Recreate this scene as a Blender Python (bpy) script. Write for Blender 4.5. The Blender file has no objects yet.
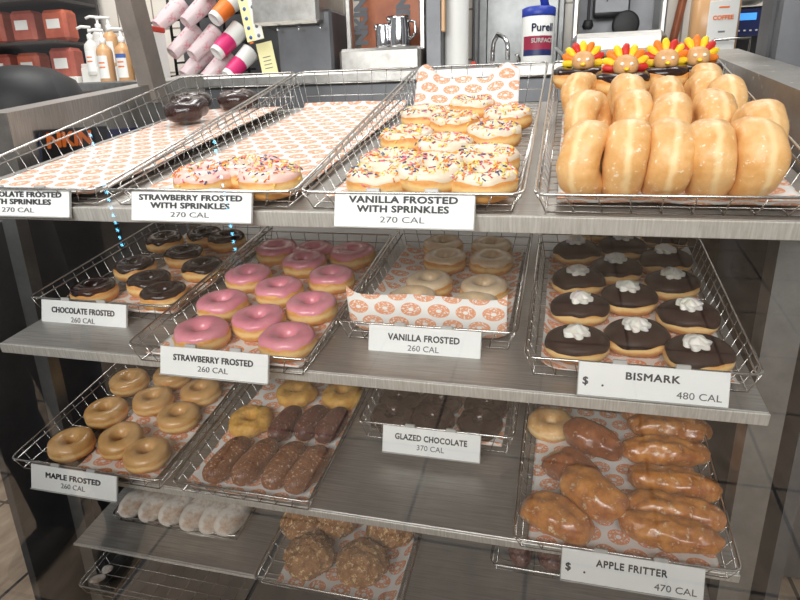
import bpy, math, random
from mathutils import Vector, Matrix, noise
random.seed(7)
PI = math.pi
R = math.radians
SC = bpy.context.scene
COL = SC.collection

# ------------------------------------------------------------------ camera (also used to turn a pixel into a ray)
F = 600.0
EZ = Vector((-50, -1800, -600)).normalized()
EX = Vector((2350, 145, -600)).normalized(); EX = (EX - EX.dot(EZ) * EZ).normalized()
EY = EZ.cross(EX)
CAM = Vector((0, 0, 1.35))
def ray(px, py):
    d = Vector((px - 400, py - 300, F)); return Vector((d.dot(EX), d.dot(EY), d.dot(EZ)))
def on_plane(px, py, p0, n):
    r = ray(px, py); return CAM + r * ((Vector(p0) - CAM).dot(n) / r.dot(n))
def at_y(px, py, y):
    r = ray(px, py); return CAM + r * (y / r.y)
cam = bpy.data.cameras.new('camera'); co = bpy.data.objects.new('camera', cam); COL.objects.link(co)
M3 = Matrix((EX, EY, EZ))            # world rows of the camera axes
cx, cy, cz = (Vector([M3[i][k] for i in range(3)]) for k in range(3))
co.matrix_world = Matrix(((cx.x, -cy.x, -cz.x, CAM.x), (cx.y, -cy.y, -cz.y, CAM.y), (cx.z, -cy.z, -cz.z, CAM.z), (0, 0, 0, 1)))
cam.sensor_width = 36; cam.lens = F / 800 * 36; cam.clip_start = 0.02
SC.camera = co

# ------------------------------------------------------------------ object helpers
def tag(o, label=None, cat=None, group=None, kind=None):
    if label: o['label'] = label
    if cat: o['category'] = cat
    if group: o['group'] = group
    if kind: o['kind'] = kind
    return o
def empty(name, loc=(0, 0, 0), rot=(0, 0, 0), label=None, cat=None, group=None):
    o = bpy.data.objects.new(name, None); COL.objects.link(o); o.empty_display_size = .02
    o.location = loc; o.rotation_euler = rot
    return tag(o, label, cat, group)
def link(name, me, parent=None, loc=(0, 0, 0), rot=(0, 0, 0)):
    o = bpy.data.objects.new(name, me); COL.objects.link(o)
    o.location = loc; o.rotation_euler = rot
    if parent: o.parent = parent
    return o
def mesh(name, V, Fc, mats, smooth=True, idx=None):
    me = bpy.data.meshes.new(name); me.from_pydata([tuple(v) for v in V], [], Fc)
    for m in (mats if isinstance(mats, (list, tuple)) else [mats]): me.materials.append(m)
    if smooth: me.polygons.foreach_set('use_smooth', [True] * len(me.polygons))
    if idx: me.polygons.foreach_set('material_index', idx)
    me.update(); return me
class MB:
    """collects shapes into one mesh"""
    def __init__(s): s.V = []; s.F = []; s.I = []; s.m = 0
    def add(s, V, Fc, M=None):
        b = len(s.V); s.V += [(M @ Vector(v)) if M else Vector(v) for v in V]
        s.F += [tuple(i + b for i in f) for f in Fc]; s.I += [s.m] * len(Fc)
    def box(s, c, d, M=None):
        x, y, z = (a / 2 for a in d)
        V = [Vector(c) + Vector((i * x, j * y, k * z)) for i in (-1, 1) for j in (-1, 1) for k in (-1, 1)]
        s.add(V, [(0, 1, 3, 2), (4, 6, 7, 5), (0, 4, 5, 1), (2, 3, 7, 6), (0, 2, 6, 4), (1, 5, 7, 3)], M)
    def rbox(s, c, d, r=.004, M=None):
        """box with chamfered edges"""
        x, y, z = (a / 2 for a in d); r = min(r, x * .9, y * .9, z * .9); V = []; Fc = []
        for sz in (-1, 1):
            for q, (ix, iy, iz) in enumerate(((r, r, 0), (0, 0, r))):
                X, Y, Z = x - ix, y - iy, z - iz
                P = [(X, Y - (0 if q == 0 else r)), (X - (0 if q == 0 else r), Y), (-X + (0 if q == 0 else r), Y), (-X, Y - (0 if q == 0 else r)),
                     (-X, -Y + (0 if q == 0 else r)), (-X + (0 if q == 0 else r), -Y), (X - (0 if q == 0 else r), -Y), (X, -Y + (0 if q == 0 else r))]
                V += [Vector(c) + Vector((a, b, sz * Z)) for a, b in P]
        lo_o, lo_i, hi_o, hi_i = 8, 0, 24, 16
        for a, b in ((lo_i, lo_o), (lo_o, hi_o), (hi_o, hi_i)):
            for k in range(8): Fc.append((a + k, a + (k + 1) % 8, b + (k + 1) % 8, b + k))
        Fc.append(tuple(lo_i + k for k in reversed(range(8)))); Fc.append(tuple(hi_i + k for k in range(8)))
        s.add(V, Fc, M)
    def tube(s, P, r, n=6, closed=False, r2=None):
        P = [Vector(p) for p in P]; N = len(P); V = []; Fc = []; up = Vector((0, 0, 1))
        last = None
        for i, p in enumerate(P):
            a = P[(i - 1) % N] if (closed or i > 0) else p
            b = P[(i + 1) % N] if (closed or i < N - 1) else p
            t = (b - a).normalized()
            if last is None:
                u = t.cross(up)
                if u.length < .1: u = t.cross(Vector((1, 0, 0)))
            else: u = last - last.dot(t) * t
            u.normalize(); last = u; w = t.cross(u)
            rr = r if r2 is None else r + (r2 - r) * i / max(1, N - 1)
            V += [p + rr * (math.cos(2 * PI * k / n) * u + math.sin(2 * PI * k / n) * w) for k in range(n)]
        for i in range(N if closed else N - 1):
            j = (i + 1) % N
            for k in range(n): Fc.append((i * n + k, i * n + (k + 1) % n, j * n + (k + 1) % n, j * n + k))
        if not closed: Fc += [tuple(reversed(range(n))), tuple((N - 1) * n + k for k in range(n))]
        s.add(V, Fc)
    def lathe(s, prof, n=24, M=None):
        V = []; Fc = []
        for r, z in prof: V += [(r * math.cos(2 * PI * k / n), r * math.sin(2 * PI * k / n), z) for k in range(n)]
        for i in range(len(prof) - 1):
            for k in range(n): Fc.append((i * n + k, i * n + (k + 1) % n, (i + 1) * n + (k + 1) % n, (i + 1) * n + k))
        Fc += [tuple(reversed(range(n))), tuple((len(prof) - 1) * n + k for k in range(n))]
        s.add(V, Fc, M)
    def build(s, name, mats, parent=None, smooth=False, loc=(0, 0, 0), rot=(0, 0, 0)):
        return link(name, mesh(name, s.V, s.F, mats, smooth, s.I), parent, loc, rot)
def solo(fn, *a, **k):
    m = MB(); getattr(m, fn)(*a, **k); return m

# ------------------------------------------------------------------ materials
def hexlin(c):
    return tuple((v / 255 / 12.92 if v <= 10 else ((v / 255 + .055) / 1.055) ** 2.4) for v in c) + (1,)
def mat(name, col, rough=.5, metal=0, noise_amt=0, noise_scale=30, col2=None, bump=0, bump_scale=80, coat=0, spec=.5, sss=0, stretch=None, lo=.35, hi=.65):
    m = bpy.data.materials.new(name); m.use_nodes = True; nt = m.node_tree; b = nt.nodes['Principled BSDF']
    b.inputs['Base Color'].default_value = hexlin(col); b.inputs['Roughness'].default_value = rough
    b.inputs['Metallic'].default_value = metal; b.inputs['Specular IOR Level'].default_value = spec
    b.inputs['Coat Weight'].default_value = coat; b.inputs['Coat Roughness'].default_value = .12
    if sss: b.inputs['Subsurface Weight'].default_value = sss; b.inputs['Subsurface Radius'].default_value = (.01, .005, .002); b.inputs['Subsurface Scale'].default_value = .5
    tc = nt.nodes.new('ShaderNodeTexCoord'); src = tc.outputs['Object']
    if stretch:
        mp = nt.nodes.new('ShaderNodeMapping'); mp.inputs['Scale'].default_value = stretch; nt.links.new(src, mp.inputs[0]); src = mp.outputs[0]
    if col2:
        n = nt.nodes.new('ShaderNodeTexNoise'); n.inputs['Scale'].default_value = noise_scale; n.inputs['Detail'].default_value = 6; n.inputs['Roughness'].default_value = .65
        nt.links.new(src, n.inputs['Vector'])
        r = nt.nodes.new('ShaderNodeValToRGB'); r.color_ramp.elements[0].position = lo; r.color_ramp.elements[1].position = hi
        r.color_ramp.elements[0].color = hexlin(col); r.color_ramp.elements[1].color = hexlin(col2)
        nt.links.new(n.outputs[0], r.inputs[0]); nt.links.new(r.outputs[0], b.inputs['Base Color'])
        m['ramp'] = r.name
    if bump:
        n2 = nt.nodes.new('ShaderNodeTexNoise'); n2.inputs['Scale'].default_value = bump_scale; n2.inputs['Detail'].default_value = 5
        nt.links.new(src, n2.inputs['Vector'])
        bp = nt.nodes.new('ShaderNodeBump'); bp.inputs['Strength'].default_value = bump; bp.inputs['Distance'].default_value = .004
        nt.links.new(n2.outputs[0], bp.inputs['Height']); nt.links.new(bp.outputs[0], b.inputs['Normal'])
    return m
def banded(m, z0, width, col, axis='Z'):
    """adds the pale proof line that rings a fried donut round its middle"""
    nt = m.node_tree; b = nt.nodes['Principled BSDF']
    tc = nt.nodes.new('ShaderNodeTexCoord'); sp = nt.nodes.new('ShaderNodeSeparateXYZ'); nt.links.new(tc.outputs['Object'], sp.inputs[0])
    n = nt.nodes.new('ShaderNodeTexNoise'); n.inputs['Scale'].default_value = 45; nt.links.new(tc.outputs['Object'], n.inputs['Vector'])
    ma = nt.nodes.new('ShaderNodeMath'); ma.operation = 'MULTIPLY_ADD'; ma.inputs[1].default_value = .012; ma.inputs[2].default_value = -.006 - z0
    nt.links.new(n.outputs[0], ma.inputs[0])
    ad = nt.nodes.new('ShaderNodeMath'); ad.operation = 'ADD'; nt.links.new(sp.outputs[axis], ad.inputs[0]); nt.links.new(ma.outputs[0], ad.inputs[1])
    ab = nt.nodes.new('ShaderNodeMath'); ab.operation = 'ABSOLUTE'; nt.links.new(ad.outputs[0], ab.inputs[0])
    mr = nt.nodes.new('ShaderNodeMapRange'); mr.inputs['From Min'].default_value = width * .3; mr.inputs['From Max'].default_value = width
    mr.inputs['To Min'].default_value = .85; mr.inputs['To Max'].default_value = 0; nt.links.new(ab.outputs[0], mr.inputs['Value'])
    mx = nt.nodes.new('ShaderNodeMix'); mx.data_type = 'RGBA'; nt.links.new(mr.outputs[0], mx.inputs[0])
    old = b.inputs['Base Color'].links[0].from_socket; nt.links.new(old, mx.inputs[6]); mx.inputs[7].default_value = hexlin(col)
    nt.links.new(mx.outputs[2], b.inputs['Base Color'])
    return m
def flecked(m, col, scale=220, amt=.62, soft=.05):
    """dried glaze flecks"""
    nt = m.node_tree; b = nt.nodes['Principled BSDF']
    tc = nt.nodes.new('ShaderNodeTexCoord'); n = nt.nodes.new('ShaderNodeTexNoise'); n.inputs['Scale'].default_value = scale; n.inputs['Detail'].default_value = 4
    n.inputs['Roughness'].default_value = .7
    nt.links.new(tc.outputs['Object'], n.inputs['Vector'])
    mr = nt.nodes.new('ShaderNodeMapRange'); mr.inputs['From Min'].default_value = amt; mr.inputs['From Max'].default_value = amt + soft; nt.links.new(n.outputs[0], mr.inputs['Value'])
    mx = nt.nodes.new('ShaderNodeMix'); mx.data_type = 'RGBA'; nt.links.new(mr.outputs[0], mx.inputs[0])
    nt.links.new(b.inputs['Base Color'].links[0].from_socket, mx.inputs[6]); mx.inputs[7].default_value = hexlin(col)
    nt.links.new(mx.outputs[2], b.inputs['Base Color'])
    return m
MT = {}
MT['dough'] = banded(mat('fried_dough', (206, 138, 66), .55, col2=(226, 164, 88), noise_scale=40, bump=.25, bump_scale=160), .001, .007, (240, 205, 140))
MT['dough_side'] = MT['dough']
MT['glazed'] = flecked(banded(mat('glazed_dough', (220, 164, 96), .45, col2=(238, 194, 134), noise_scale=32, bump=.25, bump_scale=110, coat=.08), .004, .006, (244, 214, 160)), (246, 230, 204), 120, .62)
MT['maple'] = mat('maple_icing', (208, 156, 92), .3, col2=(222, 176, 116), noise_scale=25, coat=.3)
MT['vanilla'] = mat('vanilla_icing', (228, 211, 186), .4, col2=(238, 226, 206), noise_scale=30, coat=.2, bump=.1, bump_scale=60)
MT['vanilla_thin'] = mat('thin_vanilla_icing', (226, 194, 152), .3, col2=(240, 218, 184), noise_scale=30, coat=.3)
MT['pink'] = mat('strawberry_icing', (226, 134, 150), .28, col2=(236, 156, 168), noise_scale=30, coat=.35)
MT['pink_pale'] = mat('pale_strawberry_icing', (238, 188, 178), .35, col2=(244, 208, 196), noise_scale=30, coat=.2)
MT['choc'] = mat('chocolate_icing', (36, 22, 19), .16, col2=(48, 29, 25), noise_scale=30, coat=.15, spec=.35, bump=.15, bump_scale=50)
MT['choc_matte'] = mat('dull_chocolate_icing', (44, 27, 23), .4, col2=(54, 33, 28), noise_scale=30, spec=.14)
MT['choc_glaze'] = flecked(mat('glazed_chocolate_cake', (62, 38, 32), .25, col2=(36, 22, 20), noise_scale=60, bump=.5, bump_scale=90, coat=.6), (120, 92, 82), 130, .66)
MT['stick'] = flecked(mat('glazed_cocoa_cake', (156, 100, 64), .5, col2=(116, 70, 44), noise_scale=55, bump=.7, bump_scale=180, coat=.25), (220, 192, 166), 190, .59)
MT['stick_dark'] = flecked(mat('dark_cocoa_cake', (108, 58, 46), .45, col2=(78, 40, 34), noise_scale=55, bump=.7, bump_scale=180, coat=.2), (186, 150, 130), 190, .6)
MT['cake'] = mat('yellow_cake', (226, 178, 88), .6, col2=(204, 146, 62), noise_scale=60, bump=.6, bump_scale=120)
MT['sugar'] = mat('powdered_sugar', (230, 222, 212), .85, col2=(184, 146, 112), noise_scale=30, bump=.6, bump_scale=120, lo=.46, hi=.68)
MT['muffin'] = flecked(mat('crumb_muffin', (186, 134, 82), .8, col2=(134, 86, 50), noise_scale=55, bump=1, bump_scale=130), (230, 196, 146), 130, .55)
MT['fritter'] = flecked(mat('glazed_fritter', (224, 152, 74), .3, col2=(164, 90, 38), noise_scale=34, bump=.4, bump_scale=70, coat=.6), (240, 214, 174), 75, .575, .12)
MT['fritter_dark'] = flecked(mat('dark_glazed_fritter', (168, 100, 54), .3, col2=(116, 60, 32), noise_scale=34, bump=.4, bump_scale=70, coat=.6), (220, 190, 158), 75, .6, .12)
MT['cream'] = mat('whipped_cream', (246, 242, 232), .5, sss=.2)
MT['ball'] = mat('donut_hole_dough', (206, 154, 98), .5, col2=(222, 176, 122), noise_scale=40)
MT['frost_y'] = mat('yellow_frosting', (250, 212, 40), .5); MT['frost_r'] = mat('red_frosting', (208, 44, 36), .5); MT['frost_o'] = mat('orange_frosting', (240, 130, 36), .5)
SPR = [mat('sprinkle_' + n, c, .4) for n, c in (('yellow', (246, 222, 110)), ('orange', (238, 140, 40)), ('blue', (58, 78, 128)), ('pink', (232, 120, 140)), ('red', (200, 60, 60)), ('white', (246, 240, 226)))]
MT['wire'] = mat('chromed_wire', (200, 198, 194), .22, 1)
MT['steel'] = mat('brushed_steel', (196, 194, 190), .36, 1, col2=(166, 163, 158), noise_scale=6, stretch=(3, 90, 3), bump=.04, bump_scale=20)
MT['steel_shelf'] = flecked(mat('worn_shelf_steel', (196, 193, 188), .42, .7, col2=(164, 160, 154), noise_scale=5, stretch=(2, 60, 2), bump=.04, bump_scale=15), (206, 202, 196), 160, .72)
MT['steel_lip'] = mat('shelf_lip_steel', (214, 212, 206), .45, .45, col2=(184, 181, 173), noise_scale=8, stretch=(40, 3, 3))
MT['steel_dark'] = mat('dull_grey_steel', (126, 127, 130), .45, .7, col2=(106, 107, 110), noise_scale=3)
MT['frame'] = mat('case_frame_aluminium', (150, 152, 152), .42, .8, col2=(128, 130, 130), noise_scale=10)
MT['dark'] = mat('dark_cabinet', (84, 84, 86), .6, col2=(66, 66, 68), noise_scale=4)
MT['back'] = mat('case_back_panel', (92, 76, 64), .5, col2=(76, 62, 52), noise_scale=4)
MT['black'] = mat('black_plastic', (20, 20, 22), .55)
MT['card'] = mat('tag_card', (236, 238, 236), .45); MT['ink'] = mat('tag_ink', (52, 52, 56), .6); MT['ink_thin'] = mat('tag_ink_thin', (96, 96, 98), .6)
MT['clip'] = mat('clip_plastic', (176, 176, 172), .3)
MT['white'] = mat('white_plastic', (232, 232, 228), .4); MT['offwhite'] = mat('offwhite_plastic', (220, 218, 212), .4)
MT['orange'] = mat('brand_orange', (238, 120, 40), .5); MT['magenta'] = mat('brand_magenta', (214, 40, 112), .5)
MT['blue'] = mat('lid_blue', (36, 60, 160), .4); MT['maroon'] = mat('label_maroon', (150, 32, 64), .5); MT['navy'] = mat('panel_navy', (34, 44, 92), .4)
MT['yellow'] = mat('sign_yellow', (240, 232, 176), .6); MT['chrome'] = mat('chrome', (214, 214, 216), .12, 1)
MT['amber'] = mat('amber_syrup', (206, 160, 112), .3); MT['grey_dot'] = mat('grey_dot', (120, 124, 130), .6); MT['blue_dot'] = mat('blue_dot', (70, 100, 170), .6)
MT['copper'] = mat('brown_reflector', (178, 106, 70), .4, .2, col2=(146, 82, 54), noise_scale=8)
MT['skin'] = mat('skin', (190, 140, 112), .5); MT['denim'] = mat('navy_trousers', (30, 34, 48), .85, col2=(22, 26, 38), noise_scale=40); MT['coat'] = mat('dark_grey_jacket', (44, 46, 50), .85)
MT['shoe'] = mat('dark_shoe', (46, 46, 46), .6); MT['red'] = mat('red_lace', (190, 60, 40), .6); MT['hair'] = mat('dark_hair', (34, 26, 22), .6)

def emis(name, col, s):
    m = bpy.data.materials.new(name); m.use_nodes = True; b = m.node_tree.nodes['Principled BSDF']
    b.inputs['Base Color'].default_value = hexlin(col); b.inputs['Emission Color'].default_value = hexlin(col); b.inputs['Emission Strength'].default_value = s; return m
MT['taupe'] = mat('taupe_frame', (150, 140, 132), .5, .3, col2=(128, 120, 114), noise_scale=8)
MT['led'] = emis('blue_led', (110, 205, 255), 14); MT['screen'] = emis('blue_screen', (70, 150, 235), .7)
def clear_mat(name, tint, refl, rough=.02):
    m = bpy.data.materials.new(name); m.use_nodes = True; nt = m.node_tree; nt.nodes.remove(nt.nodes['Principled BSDF'])
    t = nt.nodes.new('ShaderNodeBsdfTransparent'); t.inputs[0].default_value = tint
    g = nt.nodes.new('ShaderNodeBsdfGlossy'); g.inputs['Roughness'].default_value = rough
    fr = nt.nodes.new('ShaderNodeFresnel'); fr.inputs['IOR'].default_value = 1.5
    ma = nt.nodes.new('ShaderNodeMath'); ma.operation = 'MULTIPLY_ADD'; ma.inputs[1].default_value = 1.2; ma.inputs[2].default_value = refl; ma.use_clamp = True
    nt.links.new(fr.outputs[0], ma.inputs[0])
    mx = nt.nodes.new('ShaderNodeMixShader'); nt.links.new(ma.outputs[0], mx.inputs[0]); nt.links.new(t.outputs[0], mx.inputs[1]); nt.links.new(g.outputs[0], mx.inputs[2])
    nt.links.new(mx.outputs[0], nt.nodes['Material Output'].inputs[0]); return m
MT['glass'] = clear_mat('case_glass', (.985, .99, .985, 1), .04)
def cup_clear():
    m = mat('frosted_clear_cup', (232, 214, 216), .3, col2=(226, 150, 160), noise_scale=26, lo=.55, hi=.62)
    b = m.node_tree.nodes['Principled BSDF']; b.inputs['Alpha'].default_value = .8; return m
MT['cup_clear'] = cup_clear()

def paper_mat():
    """white liner paper printed all over with staggered orange donuts (uv is in metres)"""
    m = bpy.data.materials.new('printed_liner_paper'); m.use_nodes = True; nt = m.node_tree; b = nt.nodes['Principled BSDF']; b.inputs['Roughness'].default_value = .7
    N = nt.nodes.new; L = nt.links.new
    def math_(op, a, bb=None, c=None):
        n = N('ShaderNodeMath'); n.operation = op
        for i, v in enumerate((a, bb, c)):
            if v is None: continue
            if isinstance(v, (int, float)): n.inputs[i].default_value = v
            else: L(v, n.inputs[i])
        return n.outputs[0]
    uv = N('ShaderNodeUVMap'); uv.uv_map = 'UVMap'; sp = N('ShaderNodeSeparateXYZ'); L(uv.outputs[0], sp.inputs[0])
    px, py = .046, .034
    v = math_('DIVIDE', sp.outputs[1], py); row = math_('FLOOR', v)
    off = math_('MULTIPLY', math_('MODULO', math_('ABSOLUTE', row), 2), .5)
    u = math_('ADD', math_('DIVIDE', sp.outputs[0], px), off)
    fu = math_('MULTIPLY', math_('SUBTRACT', math_('FRACT', u), .5), px); fv = math_('MULTIPLY', math_('SUBTRACT', math_('FRACT', v), .5), py)
    d = math_('SQRT', math_('ADD', math_('MULTIPLY', fu, fu), math_('MULTIPLY', math_('MULTIPLY', fv, fv), 1.35)))
    ringv = math_('ABSOLUTE', math_('SUBTRACT', d, .0112)); ring = math_('LESS_THAN', ringv, .0066)
    nz = N('ShaderNodeTexNoise'); nz.inputs['Scale'].default_value = 260; L(uv.outputs[0], nz.inputs['Vector'])
    dots = math_('LESS_THAN', nz.outputs[0], .57)
    edge = math_('GREATER_THAN', ringv, .0053)
    fac = math_('MULTIPLY', ring, math_('MAXIMUM', dots, edge))
    mx = N('ShaderNodeMix'); mx.data_type = 'RGBA'; L(fac, mx.inputs[0]); mx.inputs[6].default_value = hexlin((238, 236, 232)); mx.inputs[7].default_value = hexlin((230, 160, 118))
    L(mx.outputs[2], b.inputs['Base Color']); return m
MT['paper'] = paper_mat()

def tile_mat(name, sx, sy, ox, oy, c1, c2, grout, gw, axes=(0, 1), rough=.45, streak=(1, 6, 1), nscale=5):
    m = bpy.data.materials.new(name); m.use_nodes = True; nt = m.node_tree; b = nt.nodes['Principled BSDF']; b.inputs['Roughness'].default_value = rough
    N = nt.nodes.new; L = nt.links.new
    tc = N('ShaderNodeTexCoord'); sp = N('ShaderNodeSeparateXYZ'); L(tc.outputs['Object'], sp.inputs[0])
    fs = []
    for a, s, o in ((axes[0], sx, ox), (axes[1], sy, oy)):
        n = N('ShaderNodeMath'); n.operation = 'SUBTRACT'; L(sp.outputs[a], n.inputs[0]); n.inputs[1].default_value = o
        n2 = N('ShaderNodeMath'); n2.operation = 'DIVIDE'; L(n.outputs[0], n2.inputs[0]); n2.inputs[1].default_value = s
        n3 = N('ShaderNodeMath'); n3.operation = 'FRACT'; L(n2.outputs[0], n3.inputs[0])
        n4 = N('ShaderNodeMath'); n4.operation = 'PINGPONG'; L(n3.outputs[0], n4.inputs[0]); n4.inputs[1].default_value = .5
        n5 = N('ShaderNodeMath'); n5.operation = 'LESS_THAN'; L(n4.outputs[0], n5.inputs[0]); n5.inputs[1].default_value = gw / s / 2
        fs.append(n5.outputs[0])
    mxm = N('ShaderNodeMath'); mxm.operation = 'MAXIMUM'; L(fs[0], mxm.inputs[0]); L(fs[1], mxm.inputs[1])
    mp = N('ShaderNodeMapping'); mp.inputs['Scale'].default_value = streak; L(tc.outputs['Object'], mp.inputs[0])
    nz = N('ShaderNodeTexNoise'); nz.inputs['Scale'].default_value = nscale; nz.inputs['Detail'].default_value = 7; nz.inputs['Roughness'].default_value = .62; L(mp.outputs[0], nz.inputs['Vector'])
    r = N('ShaderNodeValToRGB'); r.color_ramp.elements[0].position = .3; r.color_ramp.elements[1].position = .7
    r.color_ramp.elements[0].color = hexlin(c1); r.color_ramp.elements[1].color = hexlin(c2); L(nz.outputs[0], r.inputs[0])
    mx = N('ShaderNodeMix'); mx.data_type = 'RGBA'; L(mxm.outputs[0], mx.inputs[0]); L(r.outputs[0], mx.inputs[6]); mx.inputs[7].default_value = hexlin(grout)
    L(mx.outputs[2], b.inputs['Base Color']); return m
MT['floor'] = tile_mat('brown_floor_tile', .371, .415, -.034, .16, (140, 120, 100), (188, 166, 142), (36, 33, 31), .011, streak=(3, 1, 1), nscale=7)
MT['wall_tile'] = tile_mat('white_wall_tile', .2, .2, .03, 1.51, (224, 216, 204), (234, 228, 218), (150, 138, 126), .008, axes=(0, 2), rough=.3, streak=(1, 1, 1), nscale=2)
MT['wall'] = mat('dim_shop_wall', (58, 52, 48), .7, col2=(48, 44, 40), noise_scale=2)

# ------------------------------------------------------------------ text
def text_mesh(s, size, bold=0, align='CENTER', m=None, depth=.0004, spacing=1):
    c = bpy.data.curves.new('lettering', 'FONT'); c.body = s; c.size = 1; c.align_x = align; c.extrude = depth / size; c.space_character = spacing
    c.resolution_u = 3
    o = bpy.data.objects.new('lettering', c); COL.objects.link(o)
    dg = bpy.context.evaluated_depsgraph_get(); dg.update()
    me = bpy.data.meshes.new_from_object(o.evaluated_get(dg)); bpy.data.objects.remove(o); bpy.data.curves.remove(c)
    for v in me.vertices: v.co *= size
    if bold:                                   # heavier strokes: the same letters laid over themselves, a hair apart
        V0 = [v.co.copy() for v in me.vertices]; F0 = [tuple(p.vertices) for p in me.polygons]; V = []; Fc = []
        for k, (dx, dy) in enumerate(((0, 0), (1, 0), (-1, 0), (0, 1), (0, -1), (.7, .7), (-.7, .7), (.7, -.7), (-.7, -.7))):
            b = len(V); V += [c_ + Vector((dx * bold * 1.1, dy * bold * 1.1, k * .00004)) for c_ in V0]; Fc += [tuple(i + b for i in f) for f in F0]
        me = bpy.data.meshes.new('lettering'); me.from_pydata(V, [], Fc); me.update()
    me.name = 'lettering'; me.materials.clear(); me.materials.append(m or MT['ink']); return me
def text(s, size, parent, loc, rot=(PI / 2, 0, 0), bold=0, align='CENTER', m=None, name='lettering', width=None, spacing=1):
    me = text_mesh(s, size, bold, align, m, spacing=spacing)
    o = link(name, me, parent, loc, rot)
    if width:
        w = max(v.co.x for v in me.vertices) - min(v.co.x for v in me.vertices); k = width / w
        for v in me.vertices: v.co.x *= k
    return o

# ------------------------------------------------------------------ setting
def plane_box(name, c, d, m, kind='structure', parent=None):
    o = solo('box', (0, 0, 0), d).build(name, m, parent, loc=c)
    if kind: o['kind'] = kind
    return o
fl = solo('box', (0, 0, -.05), (9, 9, .1)).build('floor', MT['floor']); fl['kind'] = 'structure'
wb = solo('box', (0, 0, 1.4), (9, .1, 2.9)).build('wall_back', MT['wall_tile'], loc=(0, 2.86, 0)); wb['kind'] = 'structure'
plane_box('wall_front', (0, -4.3, 1.4), (9, .1, 2.9), MT['wall'])

# ------------------------------------------------------------------ the display case
case = empty('display_case', (-.36, .95, 0), label='steel framed bakery display case with slanted glass front holding every donut tray', cat='display case')
def cp(name, mb, m): 
    o = mb.build(name, m, case); o.location = (.36, -.95, 0); return o
def bar(a, b, w, t):
    """square bar between two points, w across x, t along y"""
    m = MB(); a, b = Vector(a), Vector(b); P = []
    for p in (a, b): P += [p + Vector((i * w / 2, j * t / 2, 0)) for i, j in ((-1, -1), (1, -1), (1, 1), (-1, 1))]
    m.add(P, [(3, 2, 1, 0), (4, 5, 6, 7)] + [(k, (k + 1) % 4, 4 + (k + 1) % 4, 4 + k) for k in range(4)]); return m
cp('post', bar((-1.103, 1.0, 0), (-1.103, 1.0, 1.19), .036, .03), MT['frame'])
cp('post', bar((.335, .98, 0), (.335, .98, 1.2), .05, .05), MT['frame'])
cp('post', bar((-1.07, 1.49, 1.36), (-1.07, 1.39, 1.86), .045, .06), MT['taupe'])
cp('back_panel', solo('box', (-.36, 1.62, .62), (1.5, .012, 1.2)), MT['back'])
cp('added_dark_panel', solo('box', (-1.19, 1.3, .56), (.02, .8, 1.12)), MT['dark'])  # added dark panel, hides the lit floor beyond the left end
cp('added_dark_panel', solo('box', (.40, 1.35, .56), (.02, .76, 1.12)), MT['dark'])  # added likewise past the right post, keeps that side dark
cp('base', solo('box', (-.36, 1.22, .06), (1.46, .7, .12)), MT['steel_dark'])
# steel sides of the top level; the left one carries a little sign
sl = R(7.2)
def side_panel(name, x, y0, z0, y1, z1, h, t):
    m = MB(); V = []
    for xx in (x - t, x): V += [(xx, y0, z0 - h), (xx, y1, z1 - h), (xx, y1, z1), (xx, y0, z0)]
    m.add(V, [(0, 1, 2, 3), (7, 6, 5, 4), (0, 4, 5, 1), (1, 5, 6, 2), (2, 6, 7, 3), (3, 7, 4, 0)])
    return cp(name, m, MT['steel'])
lp = side_panel('side_panel', -1.062, 1.0, 1.346, 1.72, 1.44, .2, .07)
MT['floury'] = flecked(mat('floury_steel', (176, 173, 168), .4, .8, col2=(150, 146, 140), noise_scale=6), (240, 236, 228), 40, .62, .08)
rp = side_panel('side_panel', .40, .90, 1.335, 1.74, 1.447, .17, .085); rp.data.materials.clear(); rp.data.materials.append(MT['floury'])
m = MB()
for xx in (-1.0, ): pass
# glass
g0 = Vector((0, .72, 1.25)); L4 = R(4)
def glass_y(z): return g0.y + (g0.z - z) * math.tan(L4)
m = MB(); V = []
for off in (0, .006):
    for x in (-1.9, .95):
        for z in (.06, 1.95): V.append((x, glass_y(z) + off, z))
m.add(V, [(0, 1, 3, 2), (4, 6, 7, 5), (0, 4, 5, 1), (2, 3, 7, 6), (0, 2, 6, 4), (1, 5, 7, 3)])
# a single sheet: one reflecting face towards the customer
m2 = MB(); m2.add(V[:4], [(0, 2, 3, 1)])
gl = cp('front_glass', m2, MT['glass'])

def tilt_y(y0, z0, t, y): return z0 + (y - y0) * math.tan(R(t))
SHELVES = {1: (.75, 1.2105, 9.4), 2: (.815, .9387, 7.0), 3: (.85, .641, 8.0), 4: (.85, .458, 8.0), 5: (.88, .25, 6.0)}
SPAN = {1: (-1.0, .312), 2: (-.999, .289), 3: (-.985, .302), 4: (-.979, .305), 5: (-.98, .31)}
for k, (y0, z0, t) in SHELVES.items():
    if k == 5: continue
    x0, x1 = SPAN[k]; dep = {1: .78, 2: .76, 3: .74, 4: .72}[k]
    nm = {1: 'topmost', 2: 'second', 3: 'third', 4: 'lowest'}[k]
    root = empty('display_shelf', ((x0 + x1) / 2, y0, z0), (R(t), 0, 0), 'worn stainless steel shelf, %s in the case, carrying wire trays' % nm, 'shelf', 'steel shelves in the case')
    w = x1 - x0
    mb = MB(); mb.rbox((0, dep / 2, -.005), (w, dep, .01), .002); mb.build('shelf_plate', MT['steel_shelf'], root)
    lipz = .022 if k == 1 else (.019 if k == 2 else (.016 if k == 3 else .006))
    mb = MB(); mb.rbox((0, -.002, -lipz / 2), (w, .004, lipz), .001); mb.build('front_lip', MT['steel_lip'], root)

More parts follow.
